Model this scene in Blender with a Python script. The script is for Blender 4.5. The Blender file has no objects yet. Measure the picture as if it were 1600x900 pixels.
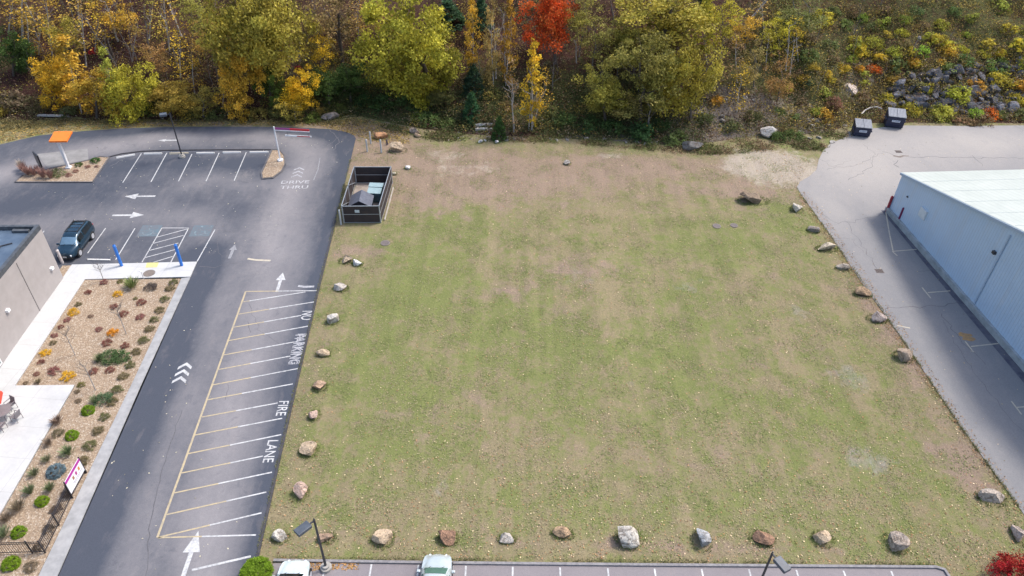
import bpy, math, random
import numpy as np
from mathutils import Vector, noise
random.seed(7); rng = np.random.default_rng(7)
S = bpy.context.scene
COL = S.collection
R = math.radians
PI = math.pi
# ------------------------------------------------------------------ camera
F = 1160.7; TH = R(38.59); RO = R(-1.29); H = 40.0
fw = np.array([0, math.cos(TH), -math.sin(TH)]); rt = np.array([1.0, 0, 0]); dn = np.cross(fw, rt)
c_, s_ = math.cos(RO), math.sin(RO)
r2 = c_*rt + s_*dn; d2 = -s_*rt + c_*dn
cam = bpy.data.cameras.new('camera'); co = bpy.data.objects.new('camera', cam); COL.objects.link(co)
cam.sensor_width = 36; cam.lens = 36*F/1600; cam.clip_end = 6000; cam.clip_start = 0.5
from mathutils import Matrix
m = Matrix.Identity(4)
for i in range(3):
    m[i][0] = r2[i]; m[i][1] = -d2[i]; m[i][2] = -fw[i]
m[2][3] = H
co.matrix_world = m
S.camera = co
# ------------------------------------------------------------------ sky, sun, exposure
SUN_EL, SUN_AZ = R(57), R(62)         # azimuth measured clockwise from +Y
w = bpy.data.worlds.new("World"); S.world = w; w.use_nodes = True
nt = w.node_tree; sky = nt.nodes.new('ShaderNodeTexSky'); sky.sky_type = 'NISHITA'; sky.sun_disc = False
sky.sun_elevation = SUN_EL; sky.sun_rotation = SUN_AZ; sky.dust_density = 3.0; sky.air_density = 1.0
bg = nt.nodes['Background']; bg.inputs[1].default_value = 0.15
nt.links.new(sky.outputs[0], bg.inputs[0])
sl = bpy.data.lights.new('sun', 'SUN'); sl.energy = 1.7; sl.angle = R(10.0); sl.color = (1.0, 0.95, 0.88)
so = bpy.data.objects.new('sun', sl); COL.objects.link(so)
sd = Vector((math.sin(SUN_AZ)*math.cos(SUN_EL), math.cos(SUN_AZ)*math.cos(SUN_EL), math.sin(SUN_EL)))
so.rotation_euler = sd.to_track_quat('Z', 'Y').to_euler()
S.view_settings.view_transform = 'Standard'; S.view_settings.look = 'None'
S.view_settings.gamma = 1; S.view_settings.exposure = 0.92
# ------------------------------------------------------------------ placing helpers
def at(px, py, z=0.0):
    d = fw*F + r2*(px-800) + d2*(py-450)
    t = (H-z)/-d[2]
    return float(d[0]*t), float(d[1]*t)
def project(X, Y, Z=0.0):
    q = np.array([X, Y, Z-H]); k = q @ fw
    return 800+F*(q @ r2)/k, 450+F*(q @ d2)/k
def A(pts, z=0.0): return [at(x, y, z) for x, y in pts]
AZ = R(-3.83)
mv = np.array([math.sin(AZ), math.cos(AZ)]); pv = np.array([math.cos(AZ), -math.sin(AZ)])   # lot direction, across
# ------------------------------------------------------------------ materials
def newmat(name):
    m = bpy.data.materials.new(name); m.use_nodes = True
    return m, m.node_tree, m.node_tree.nodes['Principled BSDF']
def N(nt, t, **kw):
    n = nt.nodes.new(t)
    for k, v in kw.items():
        if k in n.inputs: n.inputs[k].default_value = v
        else: setattr(n, k, v)
    return n
def mixc(nt, fac, a, b, mode='MIX'):
    n = nt.nodes.new('ShaderNodeMix'); n.data_type = 'RGBA'; n.blend_type = mode
    for s, v in ((0, fac), (6, a), (7, b)):
        if isinstance(v, bpy.types.NodeSocket): nt.links.new(v, n.inputs[s])
        elif s == 0: n.inputs[0].default_value = v
        else: n.inputs[s].default_value = (*v, 1) if len(v) == 3 else v
    return n.outputs[2]
def math_(nt, op, a, b=0.0, clamp=False):
    n = nt.nodes.new('ShaderNodeMath'); n.operation = op; n.use_clamp = clamp
    for s, v in ((0, a), (1, b)):
        if isinstance(v, bpy.types.NodeSocket): nt.links.new(v, n.inputs[s])
        else: n.inputs[s].default_value = v
    return n.outputs[0]
def noi(nt, scale, detail=4, rough=0.6, vec=None, dist=0.0):
    n = N(nt, 'ShaderNodeTexNoise'); n.inputs['Scale'].default_value = scale
    n.inputs['Detail'].default_value = detail; n.inputs['Roughness'].default_value = rough; n.inputs['Distortion'].default_value = dist
    if vec is not None: nt.links.new(vec, n.inputs['Vector'])
    return n.outputs[0]
def ramp(nt, v, lo, hi):
    n = nt.nodes.new('ShaderNodeMapRange'); nt.links.new(v, n.inputs[0])
    n.inputs[1].default_value = lo; n.inputs[2].default_value = hi
    return n.outputs[0]
def coords(nt): return nt.nodes.new('ShaderNodeTexCoord').outputs['Object']
def attr(nt, name):
    n = nt.nodes.new('ShaderNodeAttribute'); n.attribute_name = name; return n.outputs['Fac']
def bumpn(nt, b, h, st=0.4, dist=0.05):
    n = nt.nodes.new('ShaderNodeBump'); n.inputs['Strength'].default_value = st; n.inputs['Distance'].default_value = dist
    nt.links.new(h, n.inputs['Height']); nt.links.new(n.outputs[0], b.inputs['Normal'])
MATS = {}
def M(name, c1, c2=None, scale=3.0, rough=0.8, metal=0.0, bump=0.0, spec=None, coat=0.0, lo=.35, hi=.65, detail=5):
    if name in MATS: return MATS[name]
    m, nt, b = newmat(name)
    b.inputs['Roughness'].default_value = rough; b.inputs['Metallic'].default_value = metal
    if spec is not None: b.inputs['Specular IOR Level'].default_value = spec
    if coat: b.inputs['Coat Weight'].default_value = coat
    if c2 is None: c2 = tuple(x*0.75 for x in c1)
    v = coords(nt); n = noi(nt, scale, detail, vec=v)
    nt.links.new(mixc(nt, ramp(nt, n, lo, hi), c1, c2), b.inputs['Base Color'])
    if bump: bumpn(nt, b, n, bump)
    MATS[name] = m; return m
def glass(name, c, rough=0.08):
    m = M(name, c, tuple(x*.8 for x in c), rough=rough, spec=0.8); return m
# leaves: object colour, per-face value gives real leaf to leaf colour change
def leafmat(name, spread=0.5, hueshift=(0.10, 0.16, 0.03), huefac=0.35, trans=0.3):
    m, nt, b = newmat(name)
    oi = nt.nodes.new('ShaderNodeObjectInfo')
    v = attr(nt, 'v'); h = attr(nt, 'h')
    c = mixc(nt, math_(nt, 'MULTIPLY', h, huefac), oi.outputs['Color'], hueshift)
    br = math_(nt, 'ADD', math_(nt, 'MULTIPLY', v, spread*2), 1-spread)
    comb = nt.nodes.new('ShaderNodeCombineColor')
    for i in range(3): nt.links.new(br, comb.inputs[i])
    c = mixc(nt, 1.0, c, comb.outputs[0], 'MULTIPLY')
    nt.links.new(c, b.inputs['Base Color']); b.inputs['Roughness'].default_value = 0.7
    b.inputs['Specular IOR Level'].default_value = 0.25
    tr = nt.nodes.new('ShaderNodeBsdfTranslucent'); nt.links.new(c, tr.inputs[0])
    mx = nt.nodes.new('ShaderNodeMixShader'); mx.inputs[0].default_value = trans
    nt.links.new(b.outputs[0], mx.inputs[1]); nt.links.new(tr.outputs[0], mx.inputs[2])
    nt.links.new(mx.outputs[0], nt.nodes['Material Output'].inputs[0]); return m
LEAF = leafmat('leaf', 0.62)
LEAFG = leafmat('leaf_garden', 0.3, (.15,.18,.06), .15, .2)
LEAFB = leafmat('leaf_brush', 0.6, (0.16, 0.13, 0.05), 0.6)
# ------------------------------------------------------------------ mesh helpers
def tag(o, label=None, cat=None, group=None, kind=None):
    if label: o['label'] = label
    if cat: o['category'] = cat
    if group: o['group'] = group
    if kind: o['kind'] = kind
    return o
def empty(name, loc, rz=0.0, label=None, cat=None, group=None, kind=None):
    o = bpy.data.objects.new(name, None); COL.objects.link(o); o.empty_display_size = .2
    o.location = loc if len(loc) == 3 else (loc[0], loc[1], 0); o.rotation_euler = (0, 0, rz)
    return tag(o, label, cat, group, kind)
class MB:
    def __init__(s): s.v = []; s.f = []
    def add(s, V, Fs):
        n = len(s.v); s.v += [tuple(map(float, p)) for p in V]; s.f += [tuple(i+n for i in f) for f in Fs]; return s
    def box(s, c, d, rz=0.0, rx=0.0, ry=0.0):
        M_ = Matrix.Rotation(rz, 3, 'Z') @ Matrix.Rotation(ry, 3, 'Y') @ Matrix.Rotation(rx, 3, 'X')
        V = []
        for k in (-.5, .5):
            for j in (-.5, .5):
                for i in (-.5, .5):
                    V.append(M_ @ Vector((i*d[0], j*d[1], k*d[2])) + Vector(c))
        return s.add(V, [(0,2,3,1),(4,5,7,6),(0,1,5,4),(2,6,7,3),(0,4,6,2),(1,3,7,5)])
    def bar(s, p, q, wd, ht, up=(0,0,1)):
        p = Vector(p); q = Vector(q); d = (q-p).normalized(); u = Vector(up)
        x = d.cross(u)
        if x.length < 1e-4: x = d.cross(Vector((1,0,0)))
        x.normalize(); y = x.cross(d).normalized()
        V = []
        for e in (p, q):
            for a, b in ((-1,-1),(1,-1),(1,1),(-1,1)): V.append(e + x*a*wd/2 + y*b*ht/2)
        return s.add(V, [(3,2,1,0),(4,5,6,7),(0,1,5,4),(1,2,6,5),(2,3,7,6),(3,0,4,7)])
    def tube(s, pts, rad, n=8, cap=True):
        pts = [Vector(p) for p in pts]
        if not hasattr(rad, '__len__'): rad = [rad]*len(pts)
        V = []; Fs = []
        for i, p in enumerate(pts):
            d = (pts[min(i+1, len(pts)-1)] - pts[max(i-1, 0)]).normalized()
            a = Vector((0,0,1)) if abs(d.z) < .9 else Vector((1,0,0))
            x = d.cross(a).normalized(); y = d.cross(x)
            for k in range(n):
                t = 2*PI*k/n; V.append(p + (x*math.cos(t) + y*math.sin(t))*rad[i])
        for i in range(len(pts)-1):
            for k in range(n):
                Fs.append((i*n+k, i*n+(k+1) % n, (i+1)*n+(k+1) % n, (i+1)*n+k))
        if cap:
            Fs.append(tuple(range(n))); Fs.append(tuple((len(pts)-1)*n + k for k in reversed(range(n))))
        return s.add(V, Fs)
    def cyl(s, c, r, h, n=16, r2_=None):
        r2_ = r if r2_ is None else r2_
        return s.tube([c, (c[0], c[1], c[2]+h)], [r, r2_], n)
    def prism(s, poly, z0, z1):
        n = len(poly)
        a = sum(poly[i][0]*poly[(i+1) % n][1]-poly[(i+1) % n][0]*poly[i][1] for i in range(n))
        if a < 0: poly = poly[::-1]
        V = [(x, y, z0) for x, y in poly] + [(x, y, z1) for x, y in poly]
        Fs = [tuple(reversed(range(n))), tuple(range(n, 2*n))] + [(i, (i+1) % n, n+(i+1) % n, n+i) for i in range(n)]
        return s.add(V, Fs)
    def sheet(s, poly, z):
        n = len(poly)
        a = sum(poly[i][0]*poly[(i+1) % n][1]-poly[(i+1) % n][0]*poly[i][1] for i in range(n))
        if a < 0: poly = poly[::-1]
        return s.add([(x, y, z) for x, y in poly], [tuple(range(n))])
    def strip(s, pts, wd, z):
        """flat painted band along a polyline"""
        P = [Vector((p[0], p[1], 0)) for p in pts]; V = []
        for i, p in enumerate(P):
            d = (P[min(i+1, len(P)-1)] - P[max(i-1, 0)]).normalized(); x = Vector((d.y, -d.x, 0))
            ww = wd[i] if hasattr(wd, '__len__') else wd
            V += [(p.x-x.x*ww/2, p.y-x.y*ww/2, z), (p.x+x.x*ww/2, p.y+x.y*ww/2, z)]
        return s.add(V, [(2*i, 2*i+1, 2*i+3, 2*i+2) for i in range(len(P)-1)])
    def build(s, name, mat, parent=None, smooth=False, loc=None, bevel=0.0):
        me = bpy.data.meshes.new(name); me.from_pydata(s.v, [], s.f); me.update()
        if mat: me.materials.append(mat)
        if smooth: me.polygons.foreach_set('use_smooth', [True]*len(me.polygons))
        o = bpy.data.objects.new(name, me); COL.objects.link(o)
        if parent: o.parent = parent
        if loc is not None: o.location = loc if len(loc) == 3 else (loc[0], loc[1], 0)
        if bevel:
            bv = o.modifiers.new('b', 'BEVEL'); bv.width = bevel; bv.segments = 2; bv.limit_method = 'ANGLE'
        return o
def copy_tree(o, parent=None):
    c = o.copy(); COL.objects.link(c); c.parent = parent
    for ch in [x for x in COL.objects if x.parent == o]: copy_tree(ch, c)
    return c
ORD = ['first','second','third','fourth','fifth','sixth','seventh','eighth','ninth','tenth','eleventh','twelfth','thirteenth','fourteenth','fifteenth','sixteenth','seventeenth','eighteenth','nineteenth','twentieth'] + ['twenty-'+x for x in ['first','second','third','fourth','fifth','sixth','seventh','eighth','ninth']] + ['thirtieth'] + ['thirty-'+x for x in ['first','second','third','fourth','fifth','sixth','seventh','eighth','ninth']]+['fortieth']+['forty-'+x for x in ['first','second','third','fourth','fifth','sixth','seventh','eighth','ninth']]
# ------------------------------------------------------------------ terrain
FOOT = A([(-700,205),(-200,190),(0,186),(100,188),(250,186),(400,187),(500,190),(560,181),(640,197),(720,209),(800,212),(950,219),(1080,226),(1180,212),(1290,207),(1335,192),(1430,191),(1600,192),(1900,190)])
fx = np.array([-400]+[p[0] for p in FOOT]+[400]); fy = np.array([FOOT[0][1]]+[p[1] for p in FOOT]+[FOOT[-1][1]])
def foot(x): return np.interp(x, fx, fy)
def nz(x, y, s, k=0.0): return noise.noise(Vector((x*s+k, y*s-k, k*1.7)))
def hill(x, y):
    d = y - float(foot(x))
    if d <= 0: return 0.0
    z = 0.55*d*d/(d+3.5)
    z = 60*(1-math.exp(-z/60))*1.05
    amp = min(1, d/5)
    return z + amp*(nz(x, y, .12, 3)*1.6 + nz(x, y, .35, 9)*.6 + nz(x, y, 1.1, 5)*.22)
def at_hill(px, py):
    d = fw*F + r2*(px-800) + d2*(py-450); d = d/np.linalg.norm(d)
    t = 60.0
    while t < 400:
        p = np.array([0, 0, H]) + d*t
        if p[2] <= hill(p[0], p[1]): break
        t += 0.15
    return float(p[0]), float(p[1]), float(p[2])

def grid_mesh(name, xs, ys, zf, mat):
    nx, ny = len(xs), len(ys)
    V = [(x, y, zf(x, y)) for y in ys for x in xs]
    Fs = [(j*nx+i, j*nx+i+1, (j+1)*nx+i+1, (j+1)*nx+i) for j in range(ny-1) for i in range(nx-1)]
    me = bpy.data.meshes.new(name); me.from_pydata(V, [], Fs); me.materials.append(mat)
    me.polygons.foreach_set('use_smooth', [True]*len(me.polygons))
    o = bpy.data.objects.new(name, me); COL.objects.link(o); return o
def setattr_f(o, name, vals, dom='POINT'):
    a = o.data.attributes.new(name, 'FLOAT', dom); a.data.foreach_set('value', np.asarray(vals, dtype=np.float32))
def blobs(XY, lst, wob=0.0):
    """sum of soft patches (pixel centre, pixel radii, weight) evaluated on the ground"""
    out = np.zeros(len(XY))
    for (px, py, rx, ry, wt) in lst:
        cx, cy = at(px, py); ex = at(px+rx, py)[0]-cx; ey = at(px, py-ry)[1]-cy
        d = ((XY[:,0]-cx)/ex)**2 + ((XY[:,1]-cy)/ey)**2
        out += wt*np.exp(-d*1.2)
    return out
def polydist(XY, pts):
    P = np.array(pts); best = np.full(len(XY), 1e9)
    for a, b in zip(P[:-1], P[1:]):
        ab = b-a; t = np.clip(((XY-a) @ ab)/(ab @ ab), 0, 1)
        best = np.minimum(best, np.hypot(*(XY-(a+t[:,None]*ab)).T))
    return best
def inpoly(XY, poly):
    x, y = XY[:,0], XY[:,1]; ins = np.zeros(len(XY), bool); n = len(poly)
    for i in range(n):
        x1, y1 = poly[i]; x2, y2 = poly[(i+1) % n]
        c = ((y1 > y) != (y2 > y)) & (x < (x2-x1)*(y-y1)/(y2-y1+1e-12)+x1); ins ^= c
    return ins

FIELD = A([(402,866),(440,700),(496,455),(548,250),(560,200),(650,205),(800,218),(1000,226),(1180,225),(1268,250),(1245,292),(1300,374),(1350,449),(1408,532),(1500,668),(1588,792),(1640,868),(1700,960),(1500,960),(1476,886),(1465,882),(1000,877),(430,870)])
# ground ------------------------------------------------------------
def ground_mat():
    m, nt, b = newmat('ground_lawn'); v = coords(nt)
    b.inputs['Roughness'].default_value = 0.95; b.inputs['Specular IOR Level'].default_value = 0.1
    g = attr(nt, 'green'); d = attr(nt, 'dirt'); s = attr(nt, 'sand'); gy = attr(nt, 'grey'); lf = attr(nt, 'litter')
    mp = nt.nodes.new('ShaderNodeMapping'); mp.inputs['Scale'].default_value = (1, .8, 1); nt.links.new(v, mp.inputs[0]); v2 = mp.outputs[0]
    nb = noi(nt, .20, 6, .62, v2, .4); nm = noi(nt, .75, 8, .72, v2, .25); nf = noi(nt, 6.5, 4, .7, v); nff = noi(nt, 26, 3, .75, v)
    straw = mixc(nt, ramp(nt, nf, .3, .7), (.292, .242, .146), (.208, .170, .099))
    green = mixc(nt, ramp(nt, nf, .3, .7), (.138, .165, .052), (.212, .217, .086))
    t = math_(nt, 'ADD', math_(nt, 'ADD', math_(nt, 'MULTIPLY', nb, 1.0), math_(nt, 'MULTIPLY', nm, 2.0)), math_(nt, 'MULTIPLY', g, .55))
    nk = noi(nt, 2.6, 4, .6, v2, .2); t = math_(nt, 'ADD', t, math_(nt, 'ADD', math_(nt, 'MULTIPLY', nff, .35), math_(nt, 'MULTIPLY', nk, .8)))
    c = mixc(nt, ramp(nt, t, 1.94, 2.38), straw, green)
    dirt = mixc(nt, ramp(nt, nf, .3, .7), (.325, .245, .185), (.225, .165, .122))
    td = math_(nt, 'ADD', math_(nt, 'ADD', d, math_(nt, 'MULTIPLY', noi(nt, .5, 8, .72, v, .3), 2.3)), math_(nt, 'MULTIPLY', nff, .35))
    c = mixc(nt, ramp(nt, td, 1.52, 1.95), c, dirt)
    tl = math_(nt, 'ADD', lf, math_(nt, 'MULTIPLY', nm, .7))
    c = mixc(nt, ramp(nt, tl, .75, 1.25), c, mixc(nt, ramp(nt, nff, .35, .65), (.20, .105, .07), (.12, .07, .05)))
    tg = math_(nt, 'ADD', gy, math_(nt, 'MULTIPLY', noi(nt, .9, 5, .7, v2, 1.0), .9))
    c = mixc(nt, math_(nt, 'MULTIPLY', ramp(nt, tg, .78, 1.0), .6), c, (.30, .285, .265))
    ts = math_(nt, 'ADD', s, math_(nt, 'MULTIPLY', noi(nt, .9, 8, .75, v, .8), 2.2))
    c = mixc(nt, ramp(nt, ts, 1.6, 2.05), c, mixc(nt, ramp(nt, nf, .3, .7), (.43,.375,.31), (.33,.275,.215)))
    k = ramp(nt, nff, .25, .75)
    c = mixc(nt, .75, c, mixc(nt, k, (.72,.72,.72), (1.28,1.28,1.28)), 'MULTIPLY')
    mw = nt.nodes.new('ShaderNodeMapping'); mw.inputs['Scale'].default_value = (1.1, .03, 1); nt.links.new(v, mw.inputs[0])
    k = ramp(nt, noi(nt, 1.0, 3, .6, mw.outputs[0]), .35, .65)
    c = mixc(nt, .5, c, mixc(nt, k, (.84,.84,.86), (1.14,1.14,1.10)), 'MULTIPLY')
    nt.links.new(c, b.inputs['Base Color'])
    bumpn(nt, b, math_(nt, 'ADD', nff, nf), .6, .08)
    return m
xs = np.concatenate([[-2500,-900,-400,-200,-120,-85], np.arange(-64, 66, .5), [90,130,220,400,900,2500]])
ys = np.concatenate([[-2500,-900,-300,-80,-20,5], np.arange(16, 90, .5), [100,115]])
def gz(x, y):
    if -62 < x < 64 and 18 < y < 88: return .018*nz(x, y, .8, 2) - .02
    if y > 90: return -.5
    return -.02
gr = grid_mesh('ground', xs, ys, gz, ground_mat()); tag(gr, kind='structure')
XY = np.array([(v.co.x, v.co.y) for v in gr.data.vertices])
setattr_f(gr, 'green', blobs(XY, [(680,400,90,80,.45),(600,520,60,120,.4),(800,600,250,90,.2),(1130,380,120,50,.5),(1000,560,170,50,.4),(720,480,120,60,.35),(880,520,60,40,.5),(600,700,120,60,.4),(900,790,180,30,.35),(1350,740,160,60,.3),(1220,330,40,30,.6),(1290,600,60,60,.3),(700,190,140,12,.6),(590,380,30,10,.4),(150,190,150,6,.5),(1180,640,150,50,.25),
   (640,620,40,60,.35),(1400,830,90,40,.35),(1060,470,50,40,.3),(700,340,60,20,.3)]))
setattr_f(gr, 'dirt', blobs(XY, [(850,285,260,40,.60),(700,265,120,40,.65),(1000,256,260,22,.55),(600,225,60,20,.8),(580,250,40,25,.7),(650,320,80,25,.4),(900,420,90,30,.45),(790,455,60,25,.35),(1180,300,110,25,.5),(560,395,50,12,.7),(500,560,14,60,.3),(1420,560,26,90,.6),(1530,760,40,70,.5),(1330,450,30,60,.4),(650,660,90,40,.25),(740,620,60,30,.2),(1250,560,90,50,.25),(950,850,560,16,.4),(1100,720,180,40,.25),(890,500,40,40,.3),(560,200,100,14,.6),(250,192,300,6,.45),(1480,700,70,60,.3),(850,690,130,30,.2),(1200,440,60,30,.2)]))
setattr_f(gr, 'sand', blobs(XY, [(1215,262,82,32,1.5),(1150,262,40,10,.5),(880,240,60,8,.35),(705,240,40,10,.6),(760,260,50,14,.55),(960,243,34,7,.7),(690,260,20,20,.45),(720,270,50,14,.4),(640,262,12,6,.6),(1180,250,40,12,.6),(660,240,30,12,.3)]))
setattr_f(gr, 'grey', blobs(XY, [(900,430,70,30,.35),(1080,450,50,30,.35),(1250,490,30,30,.4),(1330,590,50,30,.5),(1360,720,60,40,.5),(690,760,20,30,.5),(990,600,25,20,.3),(800,680,60,20,.2),(1100,410,60,20,.25)]))
setattr_f(gr, 'litter', blobs(XY, [(1290,360,10,30,.4),(1400,520,10,30,.4),(1450,600,16,50,.5),(1560,780,26,50,.55),(1275,560,14,12,.5),(890,520,22,16,.5),(560,385,25,6,.5),(900,232,200,6,.35),(1180,235,60,10,.5),(1260,232,30,8,.6),(600,868,300,5,.2),(60,190,120,6,.3)]))
# hillside --------------------------------------------------------------
def hill_mat():
    m, nt, b = newmat('hill_leaf_litter'); v = coords(nt)
    b.inputs['Roughness'].default_value = 0.95; b.inputs['Specular IOR Level'].default_value = 0.1
    n1 = noi(nt, .15, 6, .65, v, .5); n2 = noi(nt, 1.2, 6, .7, v, .5); n3 = noi(nt, 9, 4, .7, v)
    g = attr(nt, 'green'); gy = attr(nt, 'rock')
    c = mixc(nt, ramp(nt, n2, .35, .65), (.085, .042, .036), (.045, .024, .022))
    c = mixc(nt, ramp(nt, n1, .45, .62), c, mixc(nt, ramp(nt, n3, .3, .7), (.10, .058, .04), (.055, .038, .024)))
    c = mixc(nt, ramp(nt, math_(nt, 'ADD', math_(nt, 'MULTIPLY', n2, 1.0), g), .75, 1.0), c, mixc(nt, ramp(nt, n3, .3, .7), (.06, .075, .028), (.12, .12, .05)))
    c = mixc(nt, ramp(nt, math_(nt, 'ADD', math_(nt, 'MULTIPLY', n2, 1.0), gy), .85, 1.05), c, mixc(nt, ramp(nt, n3, .3, .7), (.26, .23, .20), (.13, .11, .10)))
    c = mixc(nt, .8, c, mixc(nt, ramp(nt, n3, .3, .7), (.6,.6,.6), (1.5,1.4,1.3)), 'MULTIPLY')
    nt.links.new(c, b.inputs['Base Color']); bumpn(nt, b, math_(nt, 'ADD', n3, n2), .9, .2)
    return m
hx = np.concatenate([[-400,-300,-220,-170,-140,-120], np.arange(-110, 112, 1.0), [125,150,200,300,400]])
ht = np.concatenate([[-1.2,-.3,0,.4,.8,1.3], np.arange(2, 62, 1.0), [66,72,80,90,105,130,170,250]])
nx = len(hx); V = []
for t in ht:
    for x in hx:
        y = float(foot(x))+t
        V.append((x, y, hill(x, y)-(.25 if t < -.5 else (.10 if t < 0 else 0))))
me = bpy.data.meshes.new('hillside')
me.from_pydata(V, [], [(j*nx+i, j*nx+i+1, (j+1)*nx+i+1, (j+1)*nx+i) for j in range(len(ht)-1) for i in range(nx-1)])
me.materials.append(hill_mat()); me.polygons.foreach_set('use_smooth', [True]*len(me.polygons))
ho = bpy.data.objects.new('hillside', me); COL.objects.link(ho); tag(ho, kind='structure')
Vn = np.array(V)
def hblob(lst):
    out = np.zeros(len(Vn))
    for (px, py, rad, wt) in lst:
        p = at_hill(px, py); out += wt*np.exp(-((Vn[:,0]-p[0])**2+(Vn[:,1]-p[1])**2)/rad**2)
    return out
setattr_f(ho, 'green', hblob([(520,150,7,.5),(620,180,6,.5),(560,170,5,.4),(900,170,9,.45),(1000,205,8,.4),(1250,60,14,.3),(1450,60,22,.25),(1150,180,6,.3),(20,90,4,.4),(400,110,4,.4),(760,140,5,.4),(1200,150,9,.2),(1560,20,14,.3),(60,190,6,.2)]))
setattr_f(ho, 'rock', hblob([(1130,175,6,.35),(1230,180,6,.3),(1340,150,4,.4),(1450,150,10,.25),(1000,228,6,.3),(740,215,6,.4),(1240,205,5,.3),(1100,200,7,.3),(900,222,7,.3)]))
# ------------------------------------------------------------------ asphalt sheets
def paved(name, poly, z, mat, step=1.0, drop=.12):
    """asphalt slab: top cut into a fine net so that wear values can sit on it"""
    import bmesh
    bm = bmesh.new(); n = len(poly)
    ar = sum(poly[i][0]*poly[(i+1) % n][1]-poly[(i+1) % n][0]*poly[i][1] for i in range(n))
    if ar < 0: poly = poly[::-1]
    f = bm.faces.new([bm.verts.new((x, y, z)) for x, y in poly])
    bmesh.ops.triangulate(bm, faces=[f])
    X = [p[0] for p in poly]; Y = [p[1] for p in poly]
    for a0, a1, ax in ((min(X), max(X), 0), (min(Y), max(Y), 1)):
        lo = max(a0, -66 if ax == 0 else 14); hi = min(a1, 66 if ax == 0 else 92)
        k = math.ceil(lo/step)*step
        while k < hi:
            cp = [0, 0, 0]; cp[ax] = k; no = [0, 0, 0]; no[ax] = 1
            bmesh.ops.bisect_plane(bm, geom=bm.verts[:]+bm.edges[:]+bm.faces[:], plane_co=cp, plane_no=no)
            k += step
    ed = [e for e in bm.edges if e.is_boundary]
    r = bmesh.ops.extrude_edge_only(bm, edges=ed)
    for g in r['geom']:
        if isinstance(g, bmesh.types.BMVert): g.co.z -= drop
    bmesh.ops.recalc_face_normals(bm, faces=bm.faces[:])
    me = bpy.data.meshes.new(name); bm.to_mesh(me); bm.free(); me.materials.append(mat)
    o = bpy.data.objects.new(name, me); COL.objects.link(o); tag(o, kind='structure')
    return o, np.array([(v.co.x, v.co.y) for v in me.vertices])
def asphalt_mat(name, dark, worn, warm, dusty=(.33, .30, .27)):
    m, nt, b = newmat(name); v = coords(nt)
    b.inputs['Roughness'].default_value = 0.85; b.inputs['Specular IOR Level'].default_value = 0.3
    mp = nt.nodes.new('ShaderNodeMapping'); mp.inputs['Scale'].default_value = (1.4, .45, 1); mp.inputs['Rotation'].default_value = (0, 0, R(3.8)); nt.links.new(v, mp.inputs[0])
    n1 = noi(nt, .18, 6, .6, v, .6); n2 = noi(nt, .9, 6, .65, mp.outputs[0], .2); n3 = noi(nt, 18, 5, .85, v); n4 = noi(nt, 2.5, 5, .7, v, .5)
    w_ = attr(nt, 'worn'); d_ = attr(nt, 'dust')
    t = math_(nt, 'ADD', math_(nt, 'ADD', w_, math_(nt, 'MULTIPLY', n1, .6)), math_(nt, 'ADD', math_(nt, 'MULTIPLY', n2, .30), math_(nt, 'MULTIPLY', n4, .25)))
    c = mixc(nt, ramp(nt, t, .5, 1.3), dark, worn)
    t2 = math_(nt, 'ADD', d_, math_(nt, 'MULTIPLY', n4, .6))
    c = mixc(nt, math_(nt, 'MULTIPLY', ramp(nt, t2, .55, 1.2), .6), c, dusty)
    c = mixc(nt, math_(nt, 'MULTIPLY', ramp(nt, n2, .55, .8), .35), c, warm)
    n5 = noi(nt, .8, 5, .7, v, .8)
    c = mixc(nt, math_(nt, 'MULTIPLY', ramp(nt, n5, .58, .72), .4), c, dark)
    c = mixc(nt, .75, c, mixc(nt, ramp(nt, n3, .3, .7), (.72,.72,.72), (1.25,1.25,1.25)), 'MULTIPLY')
    nt.links.new(c, b.inputs['Base Color']); bumpn(nt, b, n3, .3, .02); return m
LOTP = A([(345,1060),(402,868),(440,702),(497,455),(524,345),(548,250),(556,216),(552,211),(540,206),(515,202),(480,200),(400,198),(330,198),(250,199),(190,201),(130,205),(60,212),(0,226),(-200,262),(-700,330),(-700,560),(-200,480),(85,440),(112,418),(308,411),(85,915),(30,1060)])
lot, XY = paved('parking_lot', LOTP, .02, asphalt_mat('asphalt_sealed', (.060,.068,.088), (.235,.222,.226), (.215,.19,.185)))
w_ = np.zeros(len(XY))
for pts, wd, amt in [([(300,1000),(330,760),(385,560),(420,440),(430,350),(470,270),(485,240),(460,215),(380,208),(250,215),(120,240),(0,275),(-200,330)], 2.3, .62), ([(200,900),(250,740),(310,560),(350,440),(400,360),(430,320)], 2.0, .38),
                     ([(420,400),(300,340),(180,340),(60,350),(-80,380)], 2.2, .26), ([(400,290),(330,280),(290,290)], 1.6, .30), ([(455,330),(450,420),(440,480)], 2.0, .45), ([(330,820),(400,560),(450,460)], 2.0, .40)]:
    d = polydist(XY, A(pts)); w_ = np.maximum(w_, amt*np.exp(-(d/wd)**2))
for pts, wd, amt in [([(112,900),(228,650),(318,440),(325,400)], 1.7, .55), ([(398,880),(436,700),(490,470),(535,300),(548,230)], 1.0, .35), ([(160,260),(300,255),(400,255)], 1.6, .25), ([(60,207),(250,201),(420,203),(520,212),(548,240)], 1.3, .45), ([(20,320),(130,300)], 3, .15)]:
    d = polydist(XY, A(pts)); w_ -= amt*np.exp(-(d/wd)**2)
setattr_f(lot, 'worn', w_+.06)
setattr_f(lot, 'dust', blobs(XY, [(430,340,50,60,.35),(380,275,25,14,.45),(330,370,60,30,.15),(400,430,60,40,.25),(440,215,60,10,.3),(100,260,60,15,.35),(60,235,50,6,.3),(320,285,30,14,.3)]))
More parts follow.
